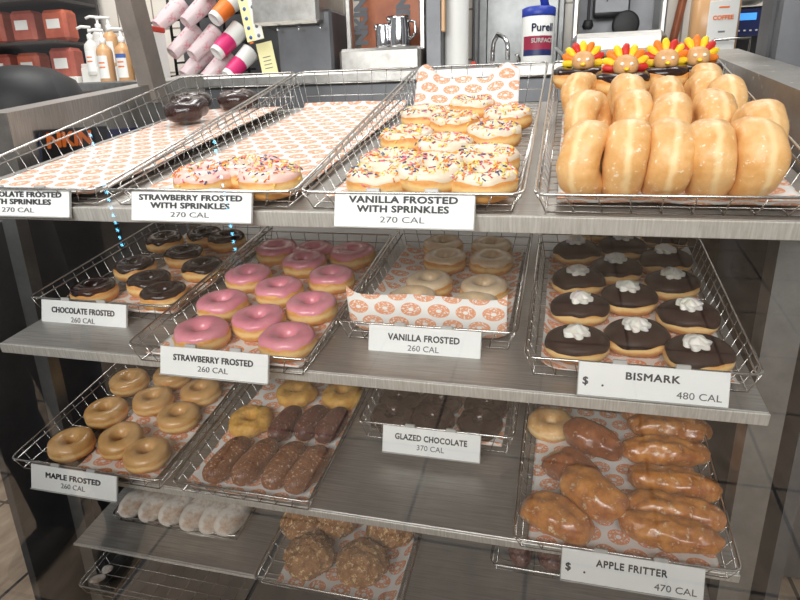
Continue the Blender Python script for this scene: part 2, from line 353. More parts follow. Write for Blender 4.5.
# ------------------------------------------------------------------ wire trays
class Tray: pass
TRAYS = {}
def tray(key, label, xl, xr, y, zr, hf, t, trim, depth, splay=.014, back_wires=2):
    """xl..xr rim corners at the front, zr rim height there, hf front depth, t tilt of the floor, trim tilt of the rim"""
    T = Tray(); T.t = R(t); T.w = xr - xl; T.depth = depth; T.key = key
    T.o = Vector(((xl + xr) / 2, y, zr - hf)); T.rot = Matrix.Rotation(T.t, 3, 'X'); T.n = T.rot @ Vector((0, 0, 1))
    root = empty('wire_tray', T.o, (T.t, 0, 0), label, 'tray', 'chromed wire trays'); T.root = root
    hw = T.w / 2; iw = hw - splay; hb = hf + depth * math.tan(R(trim - t)); T.hf, T.hb = hf, hb; T.iw = iw
    def rim(x, s): return Vector((x, s, hf + (hb - hf) * s / depth))
    f0, b0 = .004, depth
    c = .014; P = []
    for (sx, ss, a0) in ((1, 1, 0), (-1, 1, 90), (-1, -1, 180), (1, -1, 270)):
        for q in (0, 30, 60, 90):
            a = R(a0 + q); ctr = (sx * (hw - c), (depth - c) if ss > 0 else c)
            P.append(rim(ctr[0] + c * math.cos(a), ctr[1] + c * math.sin(a)))
    solo('tube', P, .0021, 8, True).build('rim', MT['wire'], root, True)
    # floor rod loop and a mid rail under the rim
    m = MB(); e = .0016; d0 = .008
    m.tube([(iw, d0, e), (iw, depth - d0, e), (-iw, depth - d0, e), (-iw, d0, e)], .0014, 6, True)
    n = max(6, int(T.w / .034)); 
    for i in range(n + 1):
        x = -iw + 2 * iw * i / n; xx = x * hw / iw
        m.tube([rim(xx, 0) if 0 < i < n else rim(xx * .98, .002), (x, d0, e), (x, depth - d0, e), rim(xx * (1 if 0 < i < n else .98), depth)], .00095, 5)
    m.build('end_wires', MT['wire'], root, True)
    m = MB(); n = int(depth / .03)
    for i in range(1, n):
        s = depth * i / n
        m.tube([rim(hw, s), (iw, s, e + .001), (-iw, s, e + .001), rim(-hw, s)], .00095, 5)
    m.build('side_wires', MT['wire'], root, True)
    m = MB()
    for k in range(1, back_wires + 1):
        f = k / (back_wires + 1); f2 = .3 + .6 * f
        if hb > .045: solo('tube', [Vector((-hw + splay * (1 - f), depth - d0 * (1 - f) + .001, hb * f)), Vector((hw - splay * (1 - f), depth - d0 * (1 - f) + .001, hb * f))], .0011, 5).build('back_rail', MT['wire'], root, True)
    for sx in (-1, 1):
        r0, r1 = rim(sx * hw, .01), rim(sx * hw, depth - .01)
        q = .3
        solo('tube', [r0 * (1 - q) + Vector((sx * iw, .01, e)) * q, r1 * (1 - q) + Vector((sx * iw, depth - .01, e)) * q], .0016, 6).build('side_rail', MT['wire'], root, True)
    TRAYS[key] = T; return T
def spot(T, px, py, h):
    """local (u, s) in the tray below which a pixel's ray passes at height h over its floor"""
    p = on_plane(px, py, T.o + T.n * h, T.n) - T.o
    q = T.rot.transposed() @ p; return q.x, q.y
def world(T, u, s, h): return T.o + T.rot @ Vector((u, s, h))

NM = {'T1': 'CHOCOLATE FROSTED WITH SPRINKLES', 'T2': 'STRAWBERRY FROSTED WITH SPRINKLES', 'T3': 'VANILLA FROSTED WITH SPRINKLES'}
tray('T1', 'nearly empty top left wire tray with three dark chocolate donuts at its back', -.975, -.655, .745, 1.238, .026, 9.5, 14.0, .76)
tray('T2', 'top shelf wire tray with bare printed paper and three pink sprinkled donuts', -.642, -.345, .745, 1.238, .026, 9.5, 14.0, .76)
tray('T3', 'top shelf wire tray heaped with white sprinkled donuts', -.335, -.043, .745, 1.238, .026, 9.5, 14.0, .76)
tray('T4', 'top right wire tray packed with golden glazed donuts standing on edge', -.030, .296, .747, 1.238, .026, 9.5, 14.0, .76)
tray('CF', 'second shelf left wire tray of black iced donuts', -1.03, -.700, .93, .991, .036, 7, 9.5, .46)
tray('SF', 'second shelf wire tray full of pink iced donuts', -.692, -.366, .79, .972, .035, 7, 9.5, .52)
tray('VF', 'second shelf wire tray of pale vanilla iced donuts behind raised paper', -.362, -.055, .92, .989, .0365, 7, 9.5, .46)
tray('BI', 'second shelf right wire tray of cream topped chocolate donuts', -.038, .285, .85, .9795, .035, 7, 9.5, .5)
tray('MF', 'third shelf left wire tray of tan maple iced donuts', -1.064, -.709, .83, .672, .031, 8, 11, .42)
tray('ST', 'third shelf wire tray of brown cocoa sticks and yellow cake donuts', -.688, -.400, .835, .671, .030, 8, 11, .42)
tray('GC', 'third shelf wire tray of dark glazed chocolate donuts pushed far back', -.373, -.059, 1.03, .731, .046, 8, 10, .36)
tray('AF', 'third shelf right wire tray of long glazed apple fritters', -.044, .296, .83, .664, .026, 8, 11, .42)
# lowest shelf: trays found where their front rims lie over the shelf
def low(key, label, a, b, sh, hf, depth, t):
    y0, z0, st = SHELVES[sh]; n = Vector((0, -math.sin(R(st)), math.cos(R(st)))); p0 = Vector((0, y0, z0 + .0005)) + n * hf
    A, B = on_plane(*a, p0, n), on_plane(*b, p0, n); y = (A.y + B.y) / 2; z = (A.z + B.z) / 2
    tray(key, label, A.x, B.x, y, z, hf, st, t, depth, .01)
low('PW', 'lowest shelf wire tray of white powdered sticks', (115, 511), (236, 539), 4, .022, .3, 9.5)
low('MU', 'lowest shelf wire tray of brown crumb muffins on printed paper', (254, 576), (402, 606), 4, .022, .34, 9.5)
low('BR', 'lowest shelf wire tray of brown twists below the apple fritters', (491, 560), (640, 590), 4, .022, .34, 9.5)
low('EM', 'bottom deck wire tray standing empty but for scraps', (80, 582), (235, 620), 5, .03, .34, 7)
dk = empty('bottom_deck', (-.335, SHELVES[5][0], SHELVES[5][1]), (R(6), 0, 0), 'dull steel bottom deck of the case under the lowest shelf', 'shelf')
solo('rbox', (0, .33, -.006), (1.27, .66, .012), .002).build('deck_plate', MT['steel_dark'], dk)

# ------------------------------------------------------------------ liner papers
def paper(T, label, u0, u1, s0, s1, front=0, back=0, left=0, right=0, amp=.0015, fx=.03, seed=0, peaks=0, rotz=0, base=.0052):
    nu, ns = 40, 60; V = []; UV = []; Fc = []
    for j in range(ns + 1):
        for i in range(nu + 1):
            a, b = i / nu, j / ns; u = u0 + (u1 - u0) * a; s = s0 + (s1 - s0) * b
            wob = .004 * noise.noise(Vector((a * 4, b * 4, seed)))
            h = base + amp * (1 + noise.noise(Vector((u * 22, s * 22, seed + 3))))
            def lift(d, H):
                return H * max(0, 1 - d / fx) ** 2
            h += lift(s - s0, front) * (.96 + .05 * noise.noise(Vector((a * 3 + 5, seed, 0)))) + lift(u - u0, left) + lift(u1 - u, right)
            hb = back * (1 + peaks * noise.noise(Vector((a * 4.5, seed + 9, 0))))
            h += lift(s1 - s, hb)
            V.append((min(max(u + wob, -T.iw + .003), T.iw - .003), min(max(s + wob, .0115), T.depth - .0115), max(h, base))); UV.append((u, s + (h - base) * (1 if b > .5 else -1)))
    for j in range(ns):
        for i in range(nu): Fc.append((j * (nu + 1) + i, j * (nu + 1) + i + 1, (j + 1) * (nu + 1) + i + 1, (j + 1) * (nu + 1) + i))
    me = mesh('liner_paper', V, Fc, MT['paper']); l = me.uv_layers.new(name='UVMap')
    for lp_ in me.loops: l.data[lp_.index].uv = UV[lp_.vertex_index]
    o = link('liner_paper', me, None, T.o, (T.t, 0, 0))
    md = o.modifiers.new('thickness', 'SOLIDIFY'); md.thickness = .0004; md.offset = 1
    return tag(o, label, 'paper liner', 'printed liner papers')
T = TRAYS
paper(T['T1'], 'donut printed liner paper in the top left tray', -T['T1'].iw + .02, T['T1'].iw - .004, .012, .74, front=.012, seed=1, right=.01)
paper(T['T2'], 'bare donut printed liner paper behind the pink sprinkled donuts', -T['T2'].iw + .006, T['T2'].iw - .004, .02, .72, front=.008, back=.012, seed=2)
paper(T['T3'], 'donut printed liner paper rising behind the white sprinkled donuts', -T['T3'].iw + .01, T['T3'].iw - .035, .02, .63, front=.006, back=.085, seed=3.3, fx=.11, peaks=.4)
paper(T['T4'], 'donut printed liner paper under the standing glazed donuts', -T['T4'].iw + .012, T['T4'].iw - .004, .006, .72, front=.012, seed=4)
paper(T['CF'], 'donut printed liner paper under the black iced donuts', -T['CF'].iw + .12, T['CF'].iw - .004, .004, .42, front=.012, seed=5)
paper(T['SF'], 'donut printed liner paper under the pink iced donuts', -T['SF'].iw + .01, T['SF'].iw - .006, .004, .48, front=.01, seed=6)
paper(T['VF'], 'donut printed liner paper standing up in front of the vanilla iced donuts', -T['VF'].iw + .004, T['VF'].iw - .002, .0, .44, front=.085, left=.012, right=.01, seed=7, fx=.03)
paper(T['BI'], 'donut printed liner paper under the cream topped donuts', -T['BI'].iw + .01, T['BI'].iw - .01, .006, .47, left=.012, front=.006, seed=8)
paper(T['MF'], 'donut printed liner paper under the tan maple donuts', -T['MF'].iw + .12, T['MF'].iw - .02, .004, .36, front=.008, seed=9)
paper(T['ST'], 'donut printed liner paper under the cocoa sticks', -T['ST'].iw + .006, T['ST'].iw - .004, .006, .4, front=.004, left=.008, seed=10)
paper(T['GC'], 'donut printed liner paper under the dark glazed chocolate donuts', -T['GC'].iw + .08, T['GC'].iw - .01, .0, .3, front=.014, seed=11)
paper(T['AF'], 'donut printed liner paper under the apple fritters', -T['AF'].iw + .01, T['AF'].iw - .01, .006, .4, front=.004, seed=12)
paper(T['MU'], 'donut printed liner paper under the crumb muffins', -T['MU'].iw + .03, T['MU'].iw - .004, .012, .3, right=.012, seed=13)

# ------------------------------------------------------------------ pastry shapes
def ring_profile(v, a, b):
    c, s = math.cos(v), math.sin(v); bb = b if s > 0 else b * .86
    return a * math.copysign(abs(c) ** .9, c), bb * math.copysign(abs(s) ** .82, s)
def ring_mesh(name, Rr, a, b, m, seed, amp=.0018, freq=28, v0=None, v1=None, off=0, nu=44, nv=22, wob=0):
    V = []; Fc = []; closed = v0 is None
    for i in range(nu):
        u = 2 * PI * i / nu
        sc = 1 + .035 * noise.noise(Vector((math.cos(u) * .8, math.sin(u) * .8, seed)))
        for j in range(nv):
            if closed: v = 2 * PI * j / nv; o = 0
            else:
                w0 = v0 + wob * noise.noise(Vector((math.cos(u) * 1.8, math.sin(u) * 1.8, seed + 7)))
                f = j / (nv - 1); v = w0 + (v1 - w0) * f
                o = off * min(1, math.sin(PI * min(.5, .04 + min(f, 1 - f) * 3.2))) - (.0008 if j in (0, nv - 1) else 0)
            r_, z = ring_profile(v, a + o, b + o); rho = (Rr + r_) * sc
            p = Vector((rho * math.cos(u), rho * math.sin(u), z))
            nn = noise.noise(p * freq + Vector((seed * 3, 0, 0))) + .4 * noise.noise(p * freq * 2.3 + Vector((0, seed * 3, 0)))
            dr = Vector((math.cos(u) * math.cos(v), math.sin(u) * math.cos(v), math.sin(v)))
            V.append(p + dr * amp * nn)
    for i in range(nu):
        for j in range(nv if closed else nv - 1):
            k, l = (i + 1) % nu, (j + 1) % nv; Fc.append((i * nv + j, k * nv + j, k * nv + l, i * nv + l))
    return mesh(name, V, Fc, m)
def blob_mesh(name, ax, ay, az, m, seed, amp=.003, freq=22, e=2.3, nu=44, nv=22, zmin=-9, amp2=.3, flat=.8, crack=0, top_only=None, off=0, wob=0):
    """noisy superellipsoid, optionally only its cap above an uneven edge"""
    V = []; Fc = []
    for j in range(nv + 1):
        for i in range(nu):
            u = 2 * PI * i / nu
            if top_only is None: la = -PI / 2 + PI * j / nv; o = 0
            else:
                l0 = top_only + wob * noise.noise(Vector((math.cos(u) * 1.7, math.sin(u) * 1.7, seed + 5))); la = l0 + (PI / 2 - l0) * j / nv
                o = off * min(1, .1 + j / nv * 5) - (.001 if j == 0 else 0)
            d = Vector((math.cos(la) * math.cos(u), math.cos(la) * math.sin(u), math.sin(la)))
            k = (abs(d.x) ** e + abs(d.y) ** e + abs(d.z) ** e) ** (-1 / e)
            p = Vector((d.x * k * (ax + o), d.y * k * (ay + o), d.z * k * (az + o) * (flat if d.z < 0 else 1)))
            q = p * freq + Vector((seed * 5, seed, 0)); nn = noise.noise(q) + amp2 * noise.noise(q * 2.4)
            if crack: nn -= crack * max(0, .18 - abs(noise.noise(q * 1.7 + Vector((3, 3, 3))))) / .18
            V.append(p + d * amp * nn)
    for j in range(nv):
        for i in range(nu): Fc.append((j * nu + i, j * nu + (i + 1) % nu, (j + 1) * nu + (i + 1) % nu, (j + 1) * nu + i))
    return mesh(name, V, Fc, m)
def sprinkle_mesh(Rr, a, b, seed, n=170):
    rnd = random.Random(seed); m = MB()
    for _ in range(n):
        u = rnd.uniform(0, 2 * PI); v = rnd.gauss(PI / 2, .55); v = max(.25, min(PI - .3, v))
        r_, z = ring_profile(v, a + .0026, b + .0026); rho = Rr + r_
        p = Vector((rho * math.cos(u), rho * math.sin(u), z)); nrm = Vector((math.cos(u) * math.cos(v), math.sin(u) * math.cos(v), math.sin(v)))
        t = nrm.cross(Vector((rnd.uniform(-1, 1), rnd.uniform(-1, 1), rnd.uniform(-1, 1)))).normalized() * .0028
        m.m = rnd.choices(range(6), (5, 5, 3, 2, 1, 2))[0]
        m.tube([p - t, p + t], .001, 5)
    return mesh('sprinkles', m.V, m.F, SPR, True, m.I)

ORD = ['first', 'second', 'third', 'fourth', 'fifth', 'sixth', 'seventh']
def rowname(r, n):
    if n == 1: return 'only'
    if r == 0: return 'front'
    if r == n - 1: return 'back'
    return ORD[r]
def label_for(desc, r, nr, i, n, where):
    row = rowname(r, nr)
    if n == 1: return '%s, alone in %s row, %s' % (desc, row, where)
    side = ('left' if i == 0 else 'right') if n == 2 else ('leftmost' if i == 0 else ('rightmost' if i == n - 1 else ORD[i] + ' from left'))
    return '%s, %s in %s row, %s' % (desc, side, row, where)
def place_set(T, rows, name, kinds, desc, cat, group, where, h, base, tiltfn=None, scale=1, rad=.047):
    """rows: list (front to back) of lists (left to right) of pixel spots; kinds: list of builders' part lists [(part, mesh)], first is the body"""
    q = 0
    for r, row in enumerate(rows):
        for i, it in enumerate(row):
            px, py = it[0], it[1]; lift = it[2] if len(it) > 2 else 0; rz = it[3] if len(it) > 3 else random.uniform(0, 2 * PI)
            k = it[4] if len(it) > 4 else q % len(kinds); ds = it[5] if len(it) > 5 else desc
            u, s = spot(T, px, py, h + lift)
            s = min(max(s, rad + .006 + .15 * lift), T.depth - rad - .004); mu = T.iw + .004 - rad; u = min(max(u, -mu), mu)
            rot = T.rot.to_4x4() @ (tiltfn(it, q) if tiltfn else Matrix.Rotation(rz, 4, 'Z'))
            if lift and not tiltfn: rot = T.rot.to_4x4() @ Matrix.Rotation(R(6), 4, 'X') @ Matrix.Rotation(rz, 4, 'Z')
            lb = label_for(ds, r, len(rows), i, len(row), where)
            parts = kinds[k]
            root = link(name, parts[0][1], None, world(T, u, s, base + lift), rot.to_euler())
            root.scale = (scale,) * 3
            tag(root, lb, cat, group)
            for pn, me in parts[1:]:
                o = link(pn, me, root)
                if pn == 'sprinkles': o['kind'] = 'stuff'
            q += 1
RR, RA, RB = .0292, .0172, .019
def iced(m, n=4, seed=0, sprinkle=False, Rr=RR, a=RA, b=RB, dough='dough', v0=.42, wob=.4):
    out = []
    for k in range(n):
        p = [('d', ring_mesh('dough', Rr, a, b, MT[dough], seed + k)), ('icing', ring_mesh('icing', Rr, a, b, m, seed + k, v0=v0, v1=PI + .25, off=.0022, wob=wob, nv=14))]
        if sprinkle: p.append(('sprinkles', sprinkle_mesh(Rr, a, b, seed + k)))
        out.append(p)
    return out
CB = .0235   # height of a lying ring's middle over the tray floor
# --- top shelf
dark_rings = [[('d', ring_mesh('dough', .026, .02, .02, MT['choc_glaze'], 40 + k, amp=.004, freq=40))] for k in range(3)]
place_set(T['T1'], [[(186, 108, .012)], [(210, 93), (263, 89)]], 'chocolate_donut', dark_rings, 'lumpy glazed dark chocolate ring donut', 'donut', 'dark chocolate donuts top left', 'top left tray', .03, .026, rad=.012, scale=1.12)
place_set(T['T2'], [[(189, 178), (274, 182)], [(250, 163)]], 'sprinkled_donut', iced(MT['pink_pale'], 3, 50, True), 'pale pink iced donut with rainbow sprinkles', 'donut', 'pink sprinkled donuts', 'top shelf', .04, CB)
place_set(T['T3'], [[(369, 181), (478, 180)], [(390, 156), (428, 167, .009), (487, 152)], [(407, 131), (445, 140), (494, 127)], [(424, 110), (455, 116), (507, 110)], [(472, 100)]],
          'sprinkled_donut', iced(MT['vanilla'], 4, 60, True), 'white iced donut with rainbow sprinkles', 'donut', 'white sprinkled donuts', 'top shelf tray', .04, CB)
# glazed rings standing on edge
stand = [[('d', ring_mesh('dough',   .0275, .021, .0275, MT['glazed'], 80 + k, amp=.0045, freq=22))] for k in range(5)]
def stand_tilt(it, q):
    rnd = random.Random(q * 7 + 3); yaw = it[5 + 1] if len(it) > 6 else rnd.uniform(-8, 8)
    return Matrix.Rotation(R(rnd.uniform(6, 16)) * -1, 4, 'X') @ Matrix.Rotation(R(-yaw), 4, 'Z') @ Matrix.Rotation(R(90 + rnd.uniform(-5, 5)), 4, 'Y') @ Matrix.Rotation(rnd.uniform(0, 6), 4, 'Z')
gd = 'golden glazed donut on edge'
place_set(T['T4'], [[(579, 160, 0, 0, 0, gd, 24), (624, 166), (669, 167), (711, 163), (752, 161)],
                    [(587, 121, 0, 0, 1, gd, 28), (630, 122), (667, 128), (710, 124), (768, 138)],
                    [(624, 104, .01), (663, 106), (701, 101), (738, 108)],
                    [(572, 98, 0, 0, 3, gd, 26), (607, 88), (638, 84), (669, 82), (702, 78), (731, 90)]],
          'glazed_donut', stand, gd, 'donut', 'standing glazed donuts', 'top right tray', .055, .054, stand_tilt)
# turkeys: chocolate ring, a donut hole for a head, frosting feathers
TK = TRAYS['T4']
for q, (px, py, wh) in enumerate(((580, 69, 'leftmost'), (622, 74, 'second from left'), (662, 68, 'third from left'), (693, 65, 'rightmost'))):
    u, s = spot(TK, px, py, .09); p = world(TK, u, s, .072)
    ik = iced(MT['choc'], 1, 90 + q)[0]
    root = link('turkey_donut', ik[0][1], None, p, (TK.t, 0, 0)); link('icing', ik[1][1], root)
    root.scale = (1.12,) * 3
    tag(root, 'chocolate turkey donut with yellow and red frosting feathers, ' + wh, 'donut', 'decorated turkey donuts')
    link('donut_hole', blob_mesh('donut_hole', .019, .019, .018, MT['ball'], q, .0012), root, (.004, -.008, .028))
    for f in range(9):
        a = R(200 - f * 27.5); a = R(-25 + f * 29); d = Vector((math.cos(a), .35 * math.sin(a) + .3, .75 * math.sin(a) + .35)).normalized()
        b0 = Vector((.004 + .016 * math.cos(a), .008 + .004 * math.sin(a), .03 + .012 * math.sin(a)))
        link('frosting_feather', blob_mesh('feather', .0065, .0065, .013, MT[('frost_y', 'frost_r', 'frost_y', 'frost_o')[(f + q) % 4]], f + q, .0012, 120, flat=1), root, b0 + d * .008, d.to_track_quat('Z', 'Y').to_euler())
    for e in (-1, 1): link('frosting_eye', blob_mesh('eye', .003, .003, .003, MT['cream'], 1, 0), root, (.004 + e * .007, -.025, .034))
    link('frosting_beak', blob_mesh('beak', .004, .006, .003, MT['frost_y'], 1, 0), root, (.004, -.028, .027))
# --- second shelf
place_set(T['CF'], [[(93, 286, 0, 0, 0, 'chocolate iced donut with a dull brown top'), (163, 290)], [(149, 278), (204, 264)], [(134, 263), (184, 251)], [(164, 237), (206, 231), (226, 236)]],
          'chocolate_iced_donut', iced(MT['choc'], 4, 100), 'shiny black chocolate iced ring donut', 'donut', 'chocolate iced donuts', 'second shelf left tray', .038, CB)
place_set(T['SF'], [[(201, 329), (258, 316), (287, 335)], [(222, 300), (279, 286), (311, 302)], [(248, 273), (304, 259), (331, 274)], [(272, 247), (326, 236), (350, 251)], [(298, 229), (368, 234)]],
          'strawberry_iced_donut', iced(MT['pink'], 4, 110), 'pink iced ring donut', 'donut', 'pink iced donuts', 'second shelf tray', .038, CB, scale=1.05)
place_set(T['VF'], [[(414, 296), (474, 303)], [(429, 279), (484, 284)], [(445, 256), (491, 257)], [(446, 236), (494, 236)]],
          'vanilla_iced_donut', iced(MT['vanilla_thin'], 4, 120), 'pale tan vanilla iced ring donut', 'donut', 'vanilla iced donuts', 'second shelf tray', .038, CB)
# bismarks
def rosette(seed):
    V = []; Fc = []; nu, nv = 56, 10; ph = random.Random(seed).uniform(0, 6); pet = random.Random(seed).choice((6, 7, 7))
    for j in range(nv + 1):
        f = j / nv
        for i in range(nu):
            u = 2 * PI * i / nu; lob = .62 + .38 * abs(math.cos(pet * (u + .9 * f) / 2 + ph)) ** .7
            rr = .021 * (1 - f ** 2.2) ** .6 * (lob + (1 - lob) * f * .5); z = .015 * f + .004 * (1 - f) * math.sin(f * 6) - .001
            sc = 1 + .25 * noise.noise(Vector((math.cos(u), math.sin(u), seed)))
            V.append((rr * sc * math.cos(u), rr * sc * math.sin(u), z + .002 * noise.noise(Vector((u, f * 3, seed)))))
    for j in range(nv):
        for i in range(nu): Fc.append((j * nu + i, j * nu + (i + 1) % nu, (j + 1) * nu + (i + 1) % nu, (j + 1) * nu + i))
    return mesh('cream_rosette', V, Fc, MT['cream'])
bis = []
for k in range(4):
    bis.append([('d', blob_mesh('dough', .049, .043, .026, MT['dough'], 130 + k, .0016, 18, 2.25)), ('icing', blob_mesh('icing', .049, .043, .026, MT['choc_matte'], 130 + k, .0016, 18, 2.25, top_only=.12, off=.0022, wob=.3, nv=14))])
ros = [rosette(k) for k in range(4)]
BROWS = [[(577, 341), (637, 334), (699, 352)], [(580, 306), (629, 296), (688, 314)], [(578, 279), (616, 268), (672, 282)], [(577, 250), (622, 246), (666, 259)], [(600, 229, 0, 0, 0), (664, 236, 0, 0, 1)]]
CRM = [[(577, 331), (637, 324), (697, 342)], [(581, 297), (629, 286), (690, 304)], [(578, 270), (616, 258), (673, 273)], [(576, 240), (623, 236), (665, 249)], []]
TB = T['BI']; q = 0
for r, row in enumerate(BROWS):
    for i, it in enumerate(row):
        u, s = spot(TB, it[0], it[1], .036); rz = random.uniform(-.35, .35)
        root = link('bismark_donut', bis[q % 4][0][1], None, world(TB, u, s, .0275), (TB.rot.to_4x4() @ Matrix.Rotation(rz, 4, 'Z')).to_euler())
        has = r < 4
        tag(root, label_for('chocolate topped donut with white cream' if has else 'chocolate topped donut showing no cream', r, 5, i, len(row), 'second shelf'), 'donut', 'cream topped chocolate donuts')
        link('icing', bis[q % 4][1][1], root)
        if has:
            cu, cs = spot(TB, CRM[r][i][0], CRM[r][i][1], .058); v = Matrix.Rotation(-rz, 3, 'Z') @ Vector((cu - u, cs - s, 0))
            if v.length > .022: v *= .022 / v.length
            link('cream_rosette', ros[(q * 3 + 1) % 4], root, (v.x, v.y, .0265 * (1 - (v.length / .05) ** 2) ** .5 + .001), (0, 0, q * 1.3))
        q += 1
# --- third shelf
place_set(T['MF'], [[(70, 440), (120, 436, .008), (146, 450)], [(105, 408), (178, 413)], [(152, 397), (200, 388)], [(128, 378), (172, 372)]],
          'maple_iced_donut', iced(MT['maple'], 4, 140), 'tan maple iced ring donut', 'donut', 'maple iced donuts', 'third shelf left tray', .038, CB)
yel = [[('d', ring_mesh('dough', .028, .02, .017, MT['cake'], 150 + k, amp=.0045, freq=55))] for k in range(2)]
place_set(T['ST'], [[(250, 417)], [(296, 390), (354, 393)]], 'cake_donut', yel, 'craggy yellow cake donut', 'donut', 'yellow cake donuts', 'behind cocoa sticks', .034, CB)
stk = [[('d', blob_mesh('dough', .0225, .055, .0215, MT['stick'], 160 + k, .003, 30, 2.6))] for k in range(3)] + [[('d', blob_mesh('dough', .021, .046, .021, MT['stick_dark'], 170 + k, .0026, 30, 2.6))] for k in range(2)]
place_set(T['ST'], [[(229, 460, 0, -.2, 0), (256, 463, 0, -.2, 1), (285, 466, 0, -.12, 2), (310, 470, 0, -.2, 0)], [(286, 425, 0, -.1, 3), (312, 424, 0, -.1, 4), (338, 427, 0, -.15, 3)]],
          'cocoa_stick_donut', stk, 'brown glazed cocoa stick donut', 'donut', 'cocoa stick donuts', 'third shelf tray', .026, .029, scale=1.15, rad=.03)
dk2 = [[('d', ring_mesh('dough', .027, .02, .017, MT['choc_glaze'], 180 + k, amp=.004, freq=45))] for k in range(3)]
place_set(T['GC'], [[(388, 414), (432, 417), (480, 420)], [(398, 396), (440, 399), (486, 402)]], 'chocolate_donut', dk2, 'dim dark glazed chocolate donut', 'donut', 'dark glazed chocolate donuts', 'tray pushed far back', .034, CB)
fr = [[('d', blob_mesh('dough', .078, .029, .026, MT['fritter'], 190 + k, .0065, 36, 2.5, nu=60, nv=30, amp2=.5))] for k in range(4)] + [[('d', blob_mesh('dough', .056, .033, .03, MT['fritter_dark'], 196 + k, .0075, 24, 2.4, nu=56, nv=28, amp2=.5))] for k in range(2)] + [[('d', blob_mesh('dough', .062, .036, .032, MT['fritter'], 200 + k, .0075, 24, 2.4, nu=56, nv=28, amp2=.5))] for k in range(2)] + [[('d', ring_mesh('dough', .028, .02, .018, MT['glazed'], 205))]]
place_set(T['AF'], [[(556, 519, 0, -.42, 6)], [(592, 495, .014, -.6, 7)], [(572, 471, .0, -.6, 4)], [(593, 441, .02, -.5, 5)]], 'apple_fritter', fr, 'chunky slanted apple fritter', 'donut', 'slanted apple fritters', 'left side of tray', .03, .032)
place_set(T['AF'], [[(671, 541, 0, -.13, 0)], [(673, 513, 0, -.1, 1)], [(673, 484, 0, -.08, 2)], [(664, 453, 0, .02, 3)], [(668, 430, 0, .0, 1)], [(660, 415, 0, 0, 2)]], 'apple_fritter', fr, 'long golden glazed apple fritter', 'donut', 'long apple fritters', 'right stack', .03, .032)
u, s = spot(T['AF'], 551, 421, .034); o = tag(link('glazed_donut', fr[8][0][1], None, world(T['AF'], u, s, CB), (T['AF'].t, 0, 0)), 'pale glazed ring donut behind the dark fritter at the tray back', 'donut')
# --- lowest shelf
pw = [[('d', blob_mesh('dough', .027, .05, .027, MT['sugar'], 210 + k, .003, 26, 2.6))] for k in range(3)]
place_set(T['PW'], [[(140, 500, 0, -.25), (159, 504, 0, -.2), (179, 507, 0, -.2), (199, 512, 0, -.15), (218, 515, 0, -.15), (238, 517, 0, -.15)]], 'powdered_stick_donut', pw, 'white powdered sugar stick donut', 'donut', 'powdered stick donuts', 'lowest shelf tray', .028, .029, rad=.026)
muf = [[('d', blob_mesh('dough', .05, .05, .036, MT['muffin'], 220 + k, .0035, 34, 2.2, crack=1.6, nu=60, nv=30, amp2=.7))] for k in range(3)]
place_set(T['MU'], [[(310, 556), (362, 563)], [(294, 520), (335, 518), (390, 527)]], 'crumb_muffin', muf, 'round cracked brown crumb muffin', 'muffin', 'crumb muffins', 'lowest shelf', .036, .037)
bt = [[('d', blob_mesh('dough', .026, .05, .025, MT['stick_dark'], 230 + k, .0035, 30, 2.5))] for k in range(2)]
place_set(T['BR'], [[(515, 548, 0, .1), (550, 555, 0, .1), (585, 562, 0, .1)]], 'twist_donut', bt, 'dim brown twist donut', 'donut', 'brown twist donuts', 'below apple fritter tag', .028, .031)
# scraps of sugar crumbs
for q, (px, py) in enumerate(((98, 579), (108, 570))):
    u, s = spot(T['EM'], px, py, .006)
    tag(link('paper_scrap', blob_mesh('scrap', .018 - .004 * q, .012, .004, MT['sugar'], 240 + q, .003, 60), None, world(T['EM'], u, s, .008), (T['EM'].t, 0, .5 + q)), ('larger' if q == 0 else 'smaller') + ' crumpled white scrap lying in the empty bottom tray', 'scrap')

# ------------------------------------------------------------------ price tags
def price_tag(lines, cal, px, y, w, h, label, big=False, tilt=-14, price=False):
    p = at_y(px[0], px[1], y)
    root = empty('price_tag', p, (R(tilt), 0, 0), label, 'sign', 'price tags')
    m = MB(); m.rbox((0, 0, -h / 2), (w, .0016, h), .0006); m.build('card', MT['card'], root)
    m = MB(); m.rbox((0, .0024, -h / 2 - .001), (w + .002, .0016, h + .002), .0006); m.rbox((0, -.0004, -h - .0008), (w + .002, .005, .0018), .0006); m.build('holder', MT['clip'], root)  # bottom strip stands in for the shadow line under the tag
    for sx in (-.22, .2):
        m = MB(); m.rbox((sx * w, .003, .002), (w * .1, .006, .008), .001); m.build('clip', MT['clip'], root)
    f = -.0012
    if len(lines) == 2:
        sz = h * .27
        for k, l in enumerate(lines): text(l, sz, root, (0, f, -h * (.29 + .27 * k)), bold=sz * .035, spacing=1.06, width=w * (.78, .66)[k] if l != 'STRAWBERRY FROSTED' and l != 'CHOCOLATE FROSTED' else w * (.86, .66)[k])
        text(cal, h * .25, root, (0, f, -h * .86), m=MT['ink_thin'], width=w * .32)
    elif not price:
        text(lines[0], h * .3, root, (0, f, -h * .46), bold=h * .008, spacing=1.05, width=w * (.64 if len(lines[0]) < 16 else .74))
        text(cal, h * .28, root, (0, f, -h * .8), m=MT['ink_thin'], width=w * .28)
    else:
        text(lines[0], h * .3, root, (0, f, -h * .42), bold=h * .008, spacing=1.12, width=w * (.36 if len(lines[0]) < 9 else .50))
        text(cal, h * .29, root, (w * .31, f, -h * .86), m=MT['ink_thin'], width=w * .29)
        text('$', h * .32, root, (-w * .45, f, -h * .66), bold=h * .008); text('.', h * .32, root, (-w * .33, f, -h * .68), bold=h * .012)
